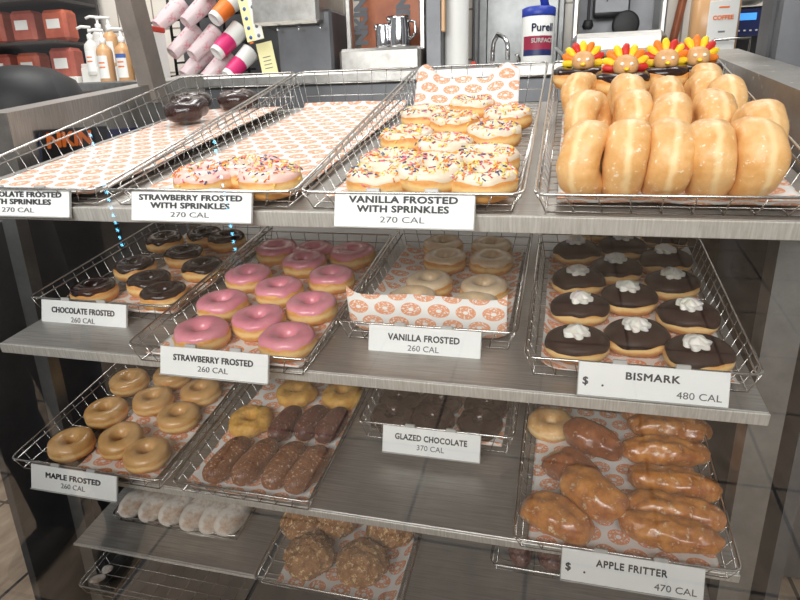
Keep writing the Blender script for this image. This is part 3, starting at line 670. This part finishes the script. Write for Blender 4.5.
price_tag(['CHOCOLATE FROSTED', 'WITH SPRINKLES'], '270 CAL', (18, 189), .748, .19, .041, 'white tag reading chocolate frosted with sprinkles, cut off at left edge')
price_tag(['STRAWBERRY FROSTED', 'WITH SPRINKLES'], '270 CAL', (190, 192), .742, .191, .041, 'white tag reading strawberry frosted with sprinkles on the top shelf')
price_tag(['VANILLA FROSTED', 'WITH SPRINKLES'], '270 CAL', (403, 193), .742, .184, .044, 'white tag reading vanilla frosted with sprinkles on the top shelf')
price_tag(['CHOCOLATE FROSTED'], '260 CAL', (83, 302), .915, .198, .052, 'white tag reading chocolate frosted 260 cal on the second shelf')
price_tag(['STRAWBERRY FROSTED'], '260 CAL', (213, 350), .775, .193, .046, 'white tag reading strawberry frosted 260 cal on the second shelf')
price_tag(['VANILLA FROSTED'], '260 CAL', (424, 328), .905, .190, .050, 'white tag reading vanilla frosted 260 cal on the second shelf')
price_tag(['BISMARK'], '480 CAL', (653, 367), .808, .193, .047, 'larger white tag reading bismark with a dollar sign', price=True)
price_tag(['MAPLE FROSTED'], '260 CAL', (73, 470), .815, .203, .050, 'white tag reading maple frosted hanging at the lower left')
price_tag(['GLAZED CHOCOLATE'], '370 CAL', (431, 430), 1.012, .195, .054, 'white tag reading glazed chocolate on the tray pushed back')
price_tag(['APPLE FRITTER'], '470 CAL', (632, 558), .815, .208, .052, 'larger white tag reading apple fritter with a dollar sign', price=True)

#PART2
# ------------------------------------------------------------------ the work counter behind the case and what stands on it
ZC = 1.452
def X(px, py, y): return at_y(px, py, y).x
def Z(px, py, y): return at_y(px, py, y).z
ct = empty('work_counter', (-.8, 2.48, 0), label='tall steel work counter behind the bakery case', cat='counter')
m = MB(); m.rbox((0, 0, ZC - .02), (4.6, .58, .04), .006); m.build('countertop', MT['steel'], ct)
m = MB(); m.box((0, .01, (ZC - .04) / 2), (4.56, .54, ZC - .04)); m.build('cabinet_body', MT['steel_dark'], ct)

def thing(name, loc, label, cat, group=None, rz=0): return empty(name, loc, (0, 0, rz), label, cat, group)
def part(name, root, m, c, d, r=.004, rot=None):
    b = MB(); b.rbox((0, 0, 0), d, r); return b.build(name, m, root, loc=c, rot=rot or (0, 0, 0))

# coffee brewer with two steel jugs
yb = 2.34
xa, xb = X(340, 66, yb), X(421, 60, yb); xm = (xa + xb) / 2; wbr = xb - xa
br = thing('coffee_brewer', (xm, yb, ZC), 'silver coffee brewer with a brown reflecting back and open bay', 'coffee machine')
part('drip_base', br, MT['steel'], (0, .13, .045), (wbr, .28, .085), .012)
part('back_plate', br, MT['copper'], (0, .27, .28), (wbr * .98, .02, .42))
part('side_post', br, MT['steel'], (-wbr / 2 + .014, .1, .28), (.022, .04, .40))
part('side_post', br, MT['steel'], (wbr / 2 - .012, .1, .28), (.022, .04, .40))
part('side_panel', br, MT['steel_dark'], (wbr / 2 + .042, .16, .252), (.06, .26, .5))
part('top_head', br, MT['steel_dark'], (0, .13, .50), (wbr + .05, .3, .13), .02)
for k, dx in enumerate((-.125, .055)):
    text('NKIN', .075, br, (dx, .258, .12), rot=(PI / 2, -PI / 2, 0), bold=.004, align='LEFT', m=MT['grey_dot'], name='lettering')  # reflection of a printed bag, built as grey letters on the plate
part('tall_lever', br, MT['amber'], (wbr / 2 + .08, .024, .3), (.014, .012, .34))
def jug(px, py, h, r, label):
    p = at_y(px, py, yb + .07); root = thing('steel_pitcher', (p.x, yb + .07, ZC + .088), label, 'pitcher', 'steel pitchers')
    b = MB(); b.lathe([(r * .96, 0), (r, .01), (r, h * .6), (r * .86, h * .92), (r * .9, h), (r * .8, h - .004), (r * .7, .02)], 28); b.build('body', MT['chrome'], root, True)
    b = MB(); b.tube([(r * .86, 0, h * .86), (r * 1.45, 0, h * .8), (r * 1.5, 0, h * .45), (r * .98, 0, h * .25)], .006, 8); b.build('handle', MT['chrome'], root, True)
    b = MB(); b.tube([(-r * .75, 0, h * .85), (-r * 1.12, 0, h * .99)], .014, 10, r2=.006); b.build('spout', MT['chrome'], root, True)
jug(384, 50, .085, .03, 'smaller shiny steel pitcher at left in the brewer bay'); jug(400, 50, .11, .042, 'larger shiny steel pitcher at right in the brewer bay')

# grey machine at its left: lower tank, upper unit
y1 = 2.4
xa, xb = X(279, 75, y1), X(334, 70, y1)
gm = thing('ice_machine', ((xa + xb) / 2, y1, ZC), 'grey boxy machine with a pale overhanging head beside the cup rack', 'machine')
part('lower_tank', gm, MT['steel_dark'], (0, .13, .12), (xb - xa, .26, .24), .01)
xc, xd = X(258, 28, y1), X(324, 28, y1); zb = Z(300, 28, y1) - ZC
part('head', gm, MT['steel'], ((xc + xd) / 2 - (xa + xb) / 2, .1, zb + .16), (xd - xc, .3, .3), .012)
part('window', gm, MT['navy'], ((xc + xd) / 2 - (xa + xb) / 2 - .02, -.052, zb + .14), ((xd - xc) * .5, .01, .07), .01)
for k in range(3): part('foot_bolt', gm, MT['chrome'], ((k - 1) * .09, -.04, zb - .004), (.012, .012, .012))

# tall white cylinder
p = at_y(455, 66, 2.42)
wc = thing('cup_dispenser', (p.x, 2.45, ZC), 'tall white cylinder standing beside the sink', 'dispenser')
m = MB(); m.lathe([(.043, 0), (.046, .02), (.046, .46), (.044, .5)], 28); m.build('cylinder', MT['white'], wc, True)
m = MB(); m.lathe([(.047, .26), (.0475, .262), (.0475, .27), (.047, .272)], 28); m.build('blue_line', MT['navy'], wc, True)

# steel splash back behind the sink, faucet
xa, xb = X(470, 60, 2.72), X(562, 60, 2.72)
sp_ = thing('splash_back', ((xa + xb) / 2, 2.77, ZC), 'ribbed stainless splash back panel on the tiled wall behind the faucet', 'panel')
part('panel', sp_, MT['frame'], (0, .01, .22), (xb - xa, .015, .46), .004)
part('raised_panel', sp_, MT['frame'], (.02, -.004, .18), ((xb - xa) * .78, .012, .36), .01)
for k in (0, 1): part('edge_rail', sp_, MT['steel_dark'], (-(xb - xa) / 2 + .01 + k * .02, -.01, .22), (.006, .012, .46), .002)
p = at_y(497, 68, 2.5)
fa = thing('faucet', (p.x, 2.52, ZC), 'small chrome bent faucet in front of the steel splash back', 'faucet')
m = MB(); m.tube([(-.02, 0, 0), (-.02, 0, .07), (-.016, -.004, .10), (.0, -.02, .125), (.03, -.05, .11), (.042, -.062, .085), (.044, -.064, .03)], .0085, 10); m.build('spout', MT['chrome'], fa, True)
m = MB(); m.lathe([(.02, 0), (.02, .012), (.012, .03)], 16); m.build('base', MT['chrome'], fa, True, loc=(-.02, 0, 0))
m = MB(); m.tube([(.08, 0, 0), (.08, 0, .035), (.075, -.03, .05)], .008, 8); m.build('handle', MT['chrome'], fa, True)
p = at_y(474, 75, 2.35); m = MB(); m.lathe([(.009, 0), (.011, .006), (.01, .018), (.004, .024)], 12)
tag(m.build('red_stopper', MT['red'], None, True, loc=(p.x, 2.33, ZC)), 'tiny red stopper standing on the counter near the faucet', 'stopper')

# wipes canister
p = at_y(536, 68, 2.36)
wi = thing('wipes_canister', (p.x, 2.4, ZC), 'white wipes canister with a raised blue flip lid and maroon label', 'canister')
m = MB(); m.lathe([(.054, 0), (.057, .006), (.057, .165), (.054, .17)], 32); m.build('body', MT['white'], wi, True)
m = MB(); m.lathe([(.0575, .165), (.059, .17), (.059, .192), (.05, .197)], 32); m.build('lid', MT['blue'], wi, True)
m = MB(); m.tube([(.022, .0, .195), (.012, .004, .24), (-.016, .004, .275)], .016, 8, r2=.013); m.build('flip_cap', MT['blue'], wi, True)
def band(root, name, r, z0, z1, a0, a1, mm):
    V = []; n = 14
    for k in range(n + 1):
        a = R(a0 + (a1 - a0) * k / n); V += [(r * math.cos(a), r * math.sin(a), z0), (r * math.cos(a), r * math.sin(a), z1)]
    return link(name, mesh(name, V, [(2 * k, 2 * k + 2, 2 * k + 3, 2 * k + 1) for k in range(n)], mm), root)
band(wi, 'label_band', .0576, .055, .1, 215, 330, MT['maroon']); band(wi, 'label_band', .0576, .035, .055, 215, 330, MT['navy'])
def wrap_text(s, size, root, r, z, ang, mm, bold=0):
    me = text_mesh(s, size, bold, m=mm, depth=.0001)
    for v in me.vertices:
        a = R(ang) + v.co.x / r; v.co = Vector(((r + .0006) * math.cos(a), (r + .0006) * math.sin(a), z + v.co.y))
    return link('lettering', me, root)
wrap_text('Purell', .036, wi, .0576, .115, 290, MT['navy'], .001); wrap_text('SURFACE', .02, wi, .058, .078, 290, MT['white'], .0006)

# espresso machine on the right
ye = 2.36
xa, xb = X(570, 54, ye), X(664, 52, ye); we = xb - xa
es = thing('espresso_machine', ((xa + xb) / 2, ye, ZC), 'wide silver espresso machine with a dark steel bay and round port', 'coffee machine')
part('drip_base', es, MT['steel'], (0, .1, .06), (we, .3, .075), .02)
part('back_plate', es, MT['steel_dark'], (0, .22, .3), (we * .9, .02, .42))
for sx in (-1, 1): part('side_wall', es, MT['steel'], (sx * (we / 2 - .012), .13, .3), (.022, .24, .44), .006)
part('bay_block', es, MT['steel_dark'], (-.02, .16, .25), (we * .4, .1, .16), .006)
m = MB(); m.lathe([(.044, 0), (.046, .004), (.046, .02), (.038, .024)], 28); m.build('round_port', MT['black'], es, True, loc=(.03, .105, .13), rot=(PI / 2, 0, 0))
part('grey_lever', es, MT['black'], (-we * .32, .08, .25), (.01, .012, .24), .003); part('top_head', es, MT['steel_dark'], (0, .1, .56), (we, .3, .12), .01)
m = MB(); m.lathe([(.014, 0), (.02, .01), (.014, .03)], 12); m.build('lever_knob', MT['black'], es, True, loc=(-we * .32, .08, .12))
for k in range(2): part('panel_seam', es, MT['black'], (-we * .12 + k * we * .24, .107, .27), (.004, .004, .12), .001)

# coffee carafe and control box at the right
p = at_y(721, 55, 2.3)
cf = thing('coffee_jug', (p.x - .035, 2.3, ZC), 'translucent brown coffee jug with a white label and orange print', 'jug')
m = MB(); m.rbox((0, 0, .1), (.135, .11, .2), .02); m.rbox((0, 0, .205), (.11, .09, .02), .012); m.build('body', MT['amber'], cf, True)
m = MB(); m.lathe([(.04, .21), (.042, .215), (.042, .25), (.03, .26)], 20); m.build('cap', MT['white'], cf, True)
part('label', cf, MT['white'], (.015, -.0565, .09), (.085, .002, .15), .001)
text('COFFEE', .017, cf, (.015, -.058, .11), bold=.0006, m=MT['orange']); text('hot brew', .01, cf, (.015, -.058, .142), m=MT['orange']) if False else None
for k in range(3): part('label_line', cf, MT['orange'] if k == 0 else MT['grey_dot'], (.015, -.0578, (.145, .075, .05)[k]), ((.03, .02, .05)[k], .001, .005), .0004)
p = at_y(749, 56, 2.42)
cb = thing('control_box', (p.x - .03, 2.46, ZC), 'black control box with a navy front and glowing blue display', 'device')
part('body', cb, MT['black'], (0, .06, .0825), (.13, .15, .165), .008)
part('front_panel', cb, MT['navy'], (0, -.018, .115), (.125, .008, .085), .003)
part('display', cb, MT['screen'], (.005, -.0225, .133), (.07, .003, .022), .001)
part('top_tray', cb, MT['white'], (0, .05, .19), (.14, .17, .015), .004); part('cover', cb, MT['black'], (0, .05, .215), (.12, .12, .035), .012)
for k in range(6): part('key', cb, MT['white'], (-.045 + k * .018, -.0225, .09), (.007, .003, .005), .001)
m = MB(); m.tube([(X(708, 55, 2.27), 2.2, ZC + .0), (X(708, 55, 2.27), 2.2, ZC + .05), (X(742, 55, 2.27), 2.2, ZC + .05), (X(742, 55, 2.27), 2.2, ZC)], .004, 6)
tag(m.build('wire_rack', MT['wire'], None, True), 'low bent wire rail in front of the coffee jug', 'rack')
# pipes on the tiled wall
for k, (px, nm, mm, lb) in enumerate(((680, 'drain_pipe', MT['copper'], 'brown vertical pipe on the tiled wall right of the espresso machine'), (566, 'power_cable', MT['white'], 'white cable looping behind the wipes canister'))):
    m = MB(); p = at_y(px, 30, 2.78)
    if k == 0: m.tube([(p.x, 2.785, 1.95), (p.x, 2.78, 1.7), (p.x - .02, 2.775, 1.56), (p.x - .03, 2.77, 1.5)], .016, 10)
    else: m.tube([(p.x - .1, 2.78, 1.66), (p.x - .06, 2.77, 1.56), (p.x, 2.76, 1.5), (p.x + .06, 2.76, 1.47)], .007, 8)
    tag(m.build(nm, mm, None, True), lb, 'pipe' if k == 0 else 'cable')

# grey steel cabinet at the far right
fg = thing('steel_cabinet', (.79, 1.90, 0), 'tall plain grey steel cabinet at the right edge behind the case', 'cabinet')
part('body', fg, MT['steel_dark'], (0, -.2, 1.03), (.7, .1, 2.06), .006)
part('door', fg, MT['steel_dark'], (.0, -.266, 1.03), (.69, .03, 2.04), .006)


# cup rack at the left with cups lying in it
yk = 2.42
ck = thing('cup_rack', (X(205, 80, yk), yk + .1, ZC), 'black wire cup rack on the counter holding rows of paper and clear cups', 'rack')
rx, ry = X(205, 80, yk), yk + .1
def rk(name, P, r=.006): m = MB(); m.tube([Vector(p) - Vector((rx, ry, ZC)) for p in P], r, 6); m.build(name, MT['black'], ck, True)
for px in (150, 178, 205, 230, 250):
    p = at_y(px, 80, yk + .05); rk('upright', [(p.x, yk + .05, ZC), (p.x, yk + .05, 1.98)])
for zz in (1.49, 1.60, 1.71, 1.82):
    rk('cross_bar', [(X(148, 80, yk), yk + .04, zz - .02), (X(252, 80, yk), yk + .04, zz)], .005)
    rk('cross_bar', [(X(148, 80, yk), yk + .22, zz + .05), (X(252, 80, yk), yk + .22, zz + .07)], .005)
part('back_board', ck, MT['dark'], (.05, .2, .3), (.66, .012, .58), .003)
def cup(px, py, label, mm, clear=False, band_m=None, group=None, r=.033):
    p = at_y(px, py, yk - .06); d = Vector((.40, .62, .60)).normalized(); L = .15; q = d.to_track_quat('Z', 'Y').to_euler()
    root = empty('plastic_cup' if clear else 'paper_cup', p, q, label, 'cup', group)
    m = MB(); m.lathe([(r * .86, .003), (r * .92, 0), (r, .002), (r * 1.35, L), (r * 1.4, L + .004), (r * 1.3, L)], 24); m.build('cup_body', mm, root, True)
    if band_m:
        m = MB(); m.lathe([(r * 1.045, .02), (r * 1.05, .021), (r * 1.23, .085), (r * 1.22, .086)], 24); m.build('printed_band', band_m, root, True)
        for k in range(3):
            me = text_mesh('DD', .026, .001, m=MT['white'], depth=.0002)
            for v in me.vertices:
                a = R(-100 + k * 70) + v.co.x / r; zz = .044 + v.co.y; rr = r * (1.045 + .185 * (zz - .02) / .065) + .0012; v.co = Vector((rr * math.cos(a), rr * math.sin(a), zz))
            if k < 0: link('print', me, root)
for px, py, row, k in ((157, 27, 'top', 0), (185, 23, 'top', 1), (172, 54, 'middle', 0), (192, 56, 'middle', 1), (184, 76, 'bottom', 0), (205, 80, 'bottom', 1)):
    cup(px, py, 'frosted clear cup with pink print, %s of two in the %s row' % (('left', 'right')[k], row), MT['cup_clear'], True, None, 'clear cups in the rack', .028)
cup(214, 20, 'white paper cup with an orange band in the cup rack', MT['white'], False, MT['orange'], 'paper cups in the rack', .03)
cup(216, 54, 'white paper cup with magenta band in the middle row', MT['white'], False, MT['magenta'], 'paper cups in the rack', .03)
cup(227, 77, 'white paper cup with magenta band in the bottom row', MT['white'], False, MT['magenta'], 'paper cups in the rack', .028)
cup(201, -6, 'white paper cup at the top of the cup rack', MT['white'], False, MT['magenta'], 'paper cups in the rack', .03)

# two hanging charts next to the rack
def chart(name, c4, y, mm, label, dots):
    (ax, ay), (bx_, by) = c4; A = at_y(ax, ay, y); B = at_y(bx_, by, y); w = .075 if dots else .07; hgt = A.z - B.z
    root = empty(name, ((A.x + B.x) / 2, y, (A.z + B.z) / 2), (0, R(-9), 0), label, 'sign')
    part('board', root, mm, (0, 0, 0), (w, .003, hgt), .001)
    if dots:
        for i in range(2):
            for j in range(5):
                m = MB(); m.lathe([(.007, 0), (.007, .0008)], 12); m.build('dot', MT['blue_dot'] if i == 0 else MT['grey_dot'], root, True, loc=(-.018 + i * .036, -.0016, .06 - j * .035), rot=(PI / 2, 0, 0))
        part('red_mark', root, MT['orange'], (-.02, -.002, -.1), (.016, .001, .006), .0004); part('pale_column', root, MT['white'], (.019, -.0013, 0), (.034, .001, hgt * .98), .0003)
    else:
        for k in range(4): part('print_line', root, MT['grey_dot'], (0, -.002, .02 - k * .014), (.034, .001, .003), .0003)
chart('dot_chart', ((247, -12), (253, 41)), 2.36, MT['yellow'], 'narrow pale yellow chart with blue and grey dots beside the cups', True)
chart('notice_card', ((266, 42), (270, 82)), 2.38, MT['yellow'], 'plain pale yellow card hanging below the dot chart', False)

# pump bottles at the left
def pump(px, py, y, label, top=MT['amber'], lab=None, s=.8, z=None):
    p = at_y(px, py, y); root = empty('pump_bottle', (p.x, y, z if z is not None else ZC), (0, 0, .25), label, 'bottle', 'pump bottles'); root.scale = (s, s, s)
    m = MB(); m.lathe([(.036, 0), (.04, .006), (.04, .15), (.036, .165), (.016, .185), (.014, .195)], 24); m.build('body', top, root, True)
    m = MB(); m.lathe([(.0155, .19), (.0165, .192), (.0165, .215), (.007, .22), (.007, .25)], 16); m.build('pump_neck', MT['white'], root, True)
    m = MB(); m.tube([(.012, 0, .252), (-.035, -.01, .256), (-.06, -.014, .246)], .008, 8); m.build('pump_spout', MT['white'], root, True)
    band(root, 'label', .0404, .02, .13, 215, 305, MT['white'])
    if lab: band(root, 'label_top', .0406, .115, .135, 215, 305, lab)
    for k in range(2): band(root, 'label_print', .0408, .092 - k * .022, .099 - k * .022, 235, 285, MT['orange'])
pump(110, 86, 2.30, 'tan syrup pump bottle with a plain white label, front left', s=.8)
pump(128, 82, 2.30, 'tan syrup pump bottle with a blue topped label, front right', lab=MT['blue_dot'], s=.8)
pump(116, 72, 2.5, 'syrup pump bottle raised behind the two front bottles', s=.8, z=ZC + .075)
pump(96, 72, 2.48, 'pump bottle at the left behind the tan bottles', top=MT['offwhite'], s=.8, z=ZC + .04)
pump(104, 62, 2.62, 'highest pump bottle at the back of the bottle group', top=MT['offwhite'], s=.8, z=ZC + .1)
st = thing('bottle_step', (at_y(106, 72, 2.55).x, 2.56, ZC), 'low white step under the back pump bottles', 'stand')
part('upper_step', st, MT['offwhite'], (0, .06, .05), (.34, .1, .1), .003); part('lower_step', st, MT['offwhite'], (.04, -.05, .0375), (.2, .1, .073), .003); part('side_step', st, MT['offwhite'], (-.13, -.07, .02), (.12, .1, .038), .003)
p = at_y(158, 82, 2.28); bx2 = thing('lidded_box', (p.x, 2.28, ZC), 'small white box with a red lid strip behind the slanted post', 'box')
part('body', bx2, MT['white'], (0, 0, .09), (.07, .09, .18), .004); part('lid', bx2, MT['red'], (0, 0, .19), (.072, .092, .02), .003)

# dark rounded bin and orange-red merchandise seen through the left side
p = at_y(70, 95, 1.95)
db = thing('rounded_bin', (p.x - .1, 1.85, 1.25), 'black round-shouldered machine behind the left side of the case', 'machine')
m = MB(); m.lathe([(.18, 0), (.2, .03), (.195, .14), (.17, .2), (.1, .24), (.04, .25)], 32); m.build('hood', MT['black'], db, True); 
m = MB(); m.lathe([(.205, -.04), (.215, -.03), (.215, 0), (.2, .01)], 32); m.build('rim_band', MT['steel_dark'], db, True)
m = MB(); m.lathe([(.19, -1.24), (.19, -.04)], 28); m.build('pedestal', MT['dark'], db, True)
sh = thing('merchandise_shelf', (-2.75, 2.60, 1.462), 'dark shelf unit with orange packets in the far left corner', 'shelf')
for k in range(3): part('shelf_board', sh, MT['wall'], (0, 0, .18 * k), (1.02, .3, .015), .003)
part('backing', sh, MT['wall'], (0, .162, .35), (1.02, .012, .7), .003)
OR2 = mat('packet_orange', (188, 92, 62), .6, col2=(150, 68, 48), noise_scale=12); OR3 = mat('packet_red', (150, 64, 50), .6, col2=(172, 90, 70), noise_scale=12)
for r in range(3):
    for k in range(6):
        rnd = random.Random(r * 9 + k); hh = rnd.uniform(.13, .165)
        b = empty('coffee_packet', (-3.2 + k * .18 + rnd.uniform(-.01, .01), 2.56, 1.4705 + .18 * r), (0, 0, rnd.uniform(-.1, .1)), '%s packet, %s from left on the %s board of the corner shelf' % (('orange', 'dull red')[(r + k) % 2], ORD[k], ('lowest', 'middle', 'top')[r]), 'packet', 'coffee packets in the corner')
        m = MB(); m.rbox((0, 0, hh / 2), (.13, .09, hh), .015); m.build('pouch', (OR2, OR3)[(r + k) % 2], b)
        m = MB(); m.rbox((0, -.046, hh * .55), (.07, .002, hh * .3), .0008); m.build('label', MT['offwhite'], b)

# sign on the inner face of the left side panel
sg = empty('brand_plaque', (-1.061, 1.17, 1.262), (R(7.2), 0, PI / 2), 'black plaque with orange letters on the inner left steel side', 'sign')
part('plate', sg, MT['navy'], (.06, .0, -.01), (.34, .003, .10), .001)
part('dark_plate', sg, MT['black'], (-.01, -.002, -.005), (.2, .003, .108), .001)
text('NKIN', .042, sg, (-.03, -.0042, .012), bold=.0018, m=MT['orange'], width=.13)

# blue LED strips standing in the shop behind the viewer; the slanted glass mirrors them
for k, (lx, n) in enumerate(((-3.0, 15), (-2.1, 14))):
    st_ = empty('led_strip', (lx, -1.96, 0), (0, 0, 0), ('left' if k == 0 else 'right') + ' vertical strip of blue LED dots standing in the shop', 'light', 'blue led strips')
    m = MB(); m.box((0, 0, .42), (.03, .012, .84)); m.build('channel', MT['black'], st_)
    for j in range(n):
        m = MB(); m.rbox((0, .008, .04 + j * .055), (.02, .006, .02), .002); m.build('led', MT['led'], st_)

# ------------------------------------------------------------------ the customer standing left of the viewer, mirrored dimly in the glass
def skin_mesh(name, joints, edges, m, parent, sub=2):
    me = bpy.data.meshes.new(name); me.from_pydata([j[0] for j in joints], edges, []); me.materials.append(m)
    o = link(name, me, parent); md = o.modifiers.new('skin', 'SKIN'); me.skin_vertices or me.attributes
    if not me.skin_vertices: pass
    for i, j in enumerate(joints): me.skin_vertices[0].data[i].radius = j[1] if isinstance(j[1], tuple) else (j[1], j[1])
    me.skin_vertices[0].data[0].use_root = True; md.use_smooth_shade = True
    s_ = o.modifiers.new('sub', 'SUBSURF'); s_.levels = sub; s_.render_levels = sub; return o
def add_skin_layer(o):
    bpy.context.view_layer.objects.active = o; o.select_set(True)
def person():
    root = empty('person', (-1.36, .34, 0), (0, 0, R(-12)), 'person in dark jacket and navy trousers standing facing the glass', 'person')
    def tapered(name, chains, m):
        b = MB()
        for P in chains:
            pts = []; rs = []
            for (p, r), (p2, r2) in zip(P[:-1], P[1:]):
                for k in range(4): f = k / 4; pts.append(Vector(p).lerp(Vector(p2), f)); rs.append(r + (r2 - r) * f)
            pts.append(Vector(P[-1][0])); rs.append(P[-1][1])
            n = 16; V = []; Fc = []
            for i, p in enumerate(pts):
                t = (pts[min(i + 1, len(pts) - 1)] - pts[max(i - 1, 0)]).normalized(); u = Vector((1, 0, 0)) - t.x * t
                if u.length < .2: u = Vector((0, 1, 0)) - t.y * t
                u.normalize(); w = t.cross(u)
                for k in range(n): V.append(p + rs[i] * (math.cos(2 * PI * k / n) * u + .9 * math.sin(2 * PI * k / n) * w))
            for i in range(len(pts) - 1):
                for k in range(n): Fc.append((i * n + k, i * n + (k + 1) % n, (i + 1) * n + (k + 1) % n, (i + 1) * n + k))
            Fc += [tuple(reversed(range(n))), tuple((len(pts) - 1) * n + k for k in range(n))]
            b.add(V, Fc)
        return b
    # bare body: head, neck, arms and hands in one mesh
    body = tapered('body', [[((0, .0, 1.40), .06), ((0, .01, 1.50), .056), ((0, .02, 1.53), .07), ((0, .025, 1.60), .085), ((0, .02, 1.68), .088), ((0, .01, 1.74), .06), ((0, .01, 1.76), .02)]] +
                   [[((s * .25, .02, .88), .028), ((s * .255, .035, .84), .038), ((s * .255, .05, .79), .036), ((s * .25, .055, .765), .02)] for s in (-1, 1)] +
                   [[((s * .255 + (f - 1.5) * .004, .03 + f * .017, .78), .0095), ((s * .253, .035 + f * .017, .735), .009), ((s * .245, .03 + f * .015, .695 + .008 * abs(f - 1.5)), .0075)] for s in (-1, 1) for f in range(4)] +
                   [[((s * .24, .08, .83), .012), ((s * .225, .1, .79), .0105), ((s * .218, .1, .755), .008)] for s in (-1, 1)] +
                   [[((0, .1, 1.62), .012), ((0, .122, 1.595), .014), ((0, .105, 1.585), .01)]] + [[((s * .088, .01, 1.63), .012), ((s * .095, .01, 1.60), .016), ((s * .088, .015, 1.57), .01)] for s in (-1, 1)], MT['skin']).build('body', MT['skin'], root, True)
    for s in (-1, 1): link('eye', blob_mesh('eye', .011, .006, .007, MT['ink'], 1, 0), root, (s * .034, .1, 1.63))
    link('mouth', blob_mesh('mouth', .024, .005, .005, MT['red'], 1, 0), root, (0, .1, 1.555))
    link('hair', blob_mesh('hair', .097, .098, .1, MT['hair'], 3, .004, 40, top_only=.15, wob=.3), root, (0, .0, 1.67))
    tapered('jacket', [[((0, 0, .86), .175), ((0, 0, 1.0), .17), ((0, 0, 1.18), .185), ((0, -.005, 1.33), .19), ((0, -.005, 1.42), .13), ((0, 0, 1.46), .075)]] +
            [[((s * .15, 0, 1.38), .085), ((s * .215, 0, 1.34), .072), ((s * .25, -.01, 1.12), .056), ((s * .25, .015, .88), .042)] for s in (-1, 1)], MT['coat']).build('jacket', MT['coat'], root, True)
    tapered('trousers', [[((0, 0, .98), .16), ((0, 0, .86), .17), ((0, 0, .80), .13)]] + [[((s * .09, 0, .88), .1), ((s * .1, .005, .66), .088), ((s * .105, .015, .47), .07), ((s * .11, -.01, .26), .068), ((s * .112, -.015, .09), .066), ((s * .112, -.012, .055), .07)] for s in (-1, 1)], MT['denim']).build('trousers', MT['denim'], root, True)
    for s in (-1, 1):
        sh_ = link('shoe', blob_mesh('shoe', .052, .145, .05, MT['shoe'], 4, .001, flat=.7, e=2.6), root, (s * .118, .055, .036), (0, 0, R(-8 * s)))
        m = MB(); m.tube([(-.03, .0, .043), (.03, .02, .043)], .004, 6); m.tube([(-.03, .03, .041), (.03, .05, .038)], .004, 6); m.build('lace', MT['red'], sh_, True)
person()

# ------------------------------------------------------------------ light: ceiling panels of the shop, added front fills and soft room light
def area(name, loc, rot, sx, sy, p, col=(1, .985, .965)):
    l = bpy.data.lights.new(name, 'AREA'); l.shape = 'RECTANGLE'; l.size = sx; l.size_y = sy; l.energy = p; l.color = col
    o = bpy.data.objects.new(name, l); COL.objects.link(o); o.location = loc; o.rotation_euler = rot; return o
area('ceiling_light', (-1.1, -1.1, 2.75), (R(20), 0, 0), 1.4, .7, 13)
area('ceiling_light', (.7, -1.1, 2.75), (R(20), 0, 0), 1.4, .7, 13)
area('ceiling_light', (-.4, 1.5, 2.75), (0, 0, 0), 1.6, .5, 3)
area('ceiling_light', (-1.6, 1.9, 2.75), (0, 0, 0), 1.0, .6, 16)
area('ceiling_light', (.4, 2.0, 2.75), (0, 0, 0), 1.0, .5, 10)
area('added_case_fill', (-.5, -1.55, 2.3), (R(56), 0, 0), 2.8, .5, 62)  # added fill aimed into the case, no fixture; leaves the far floor dim
area('added_front_fill', (-.4, -4.2, 2.35), (R(86), 0, 0), 5.0, 1.2, 40, (.96, .98, 1))  # added frontal fill for the lower shelves, the front wall has no opening
w = bpy.data.worlds.new('room'); SC.world = w; w.use_nodes = True
w.node_tree.nodes['Background'].inputs[0].default_value = (.95, .97, 1, 1); w.node_tree.nodes['Background'].inputs[1].default_value = .25
SC.view_settings.view_transform = 'Standard'; SC.view_settings.look = 'None'; SC.view_settings.gamma = 1; SC.view_settings.exposure = .5; SC.view_settings.use_curve_mapping = False
SC.cycles.transparent_max_bounces = 24
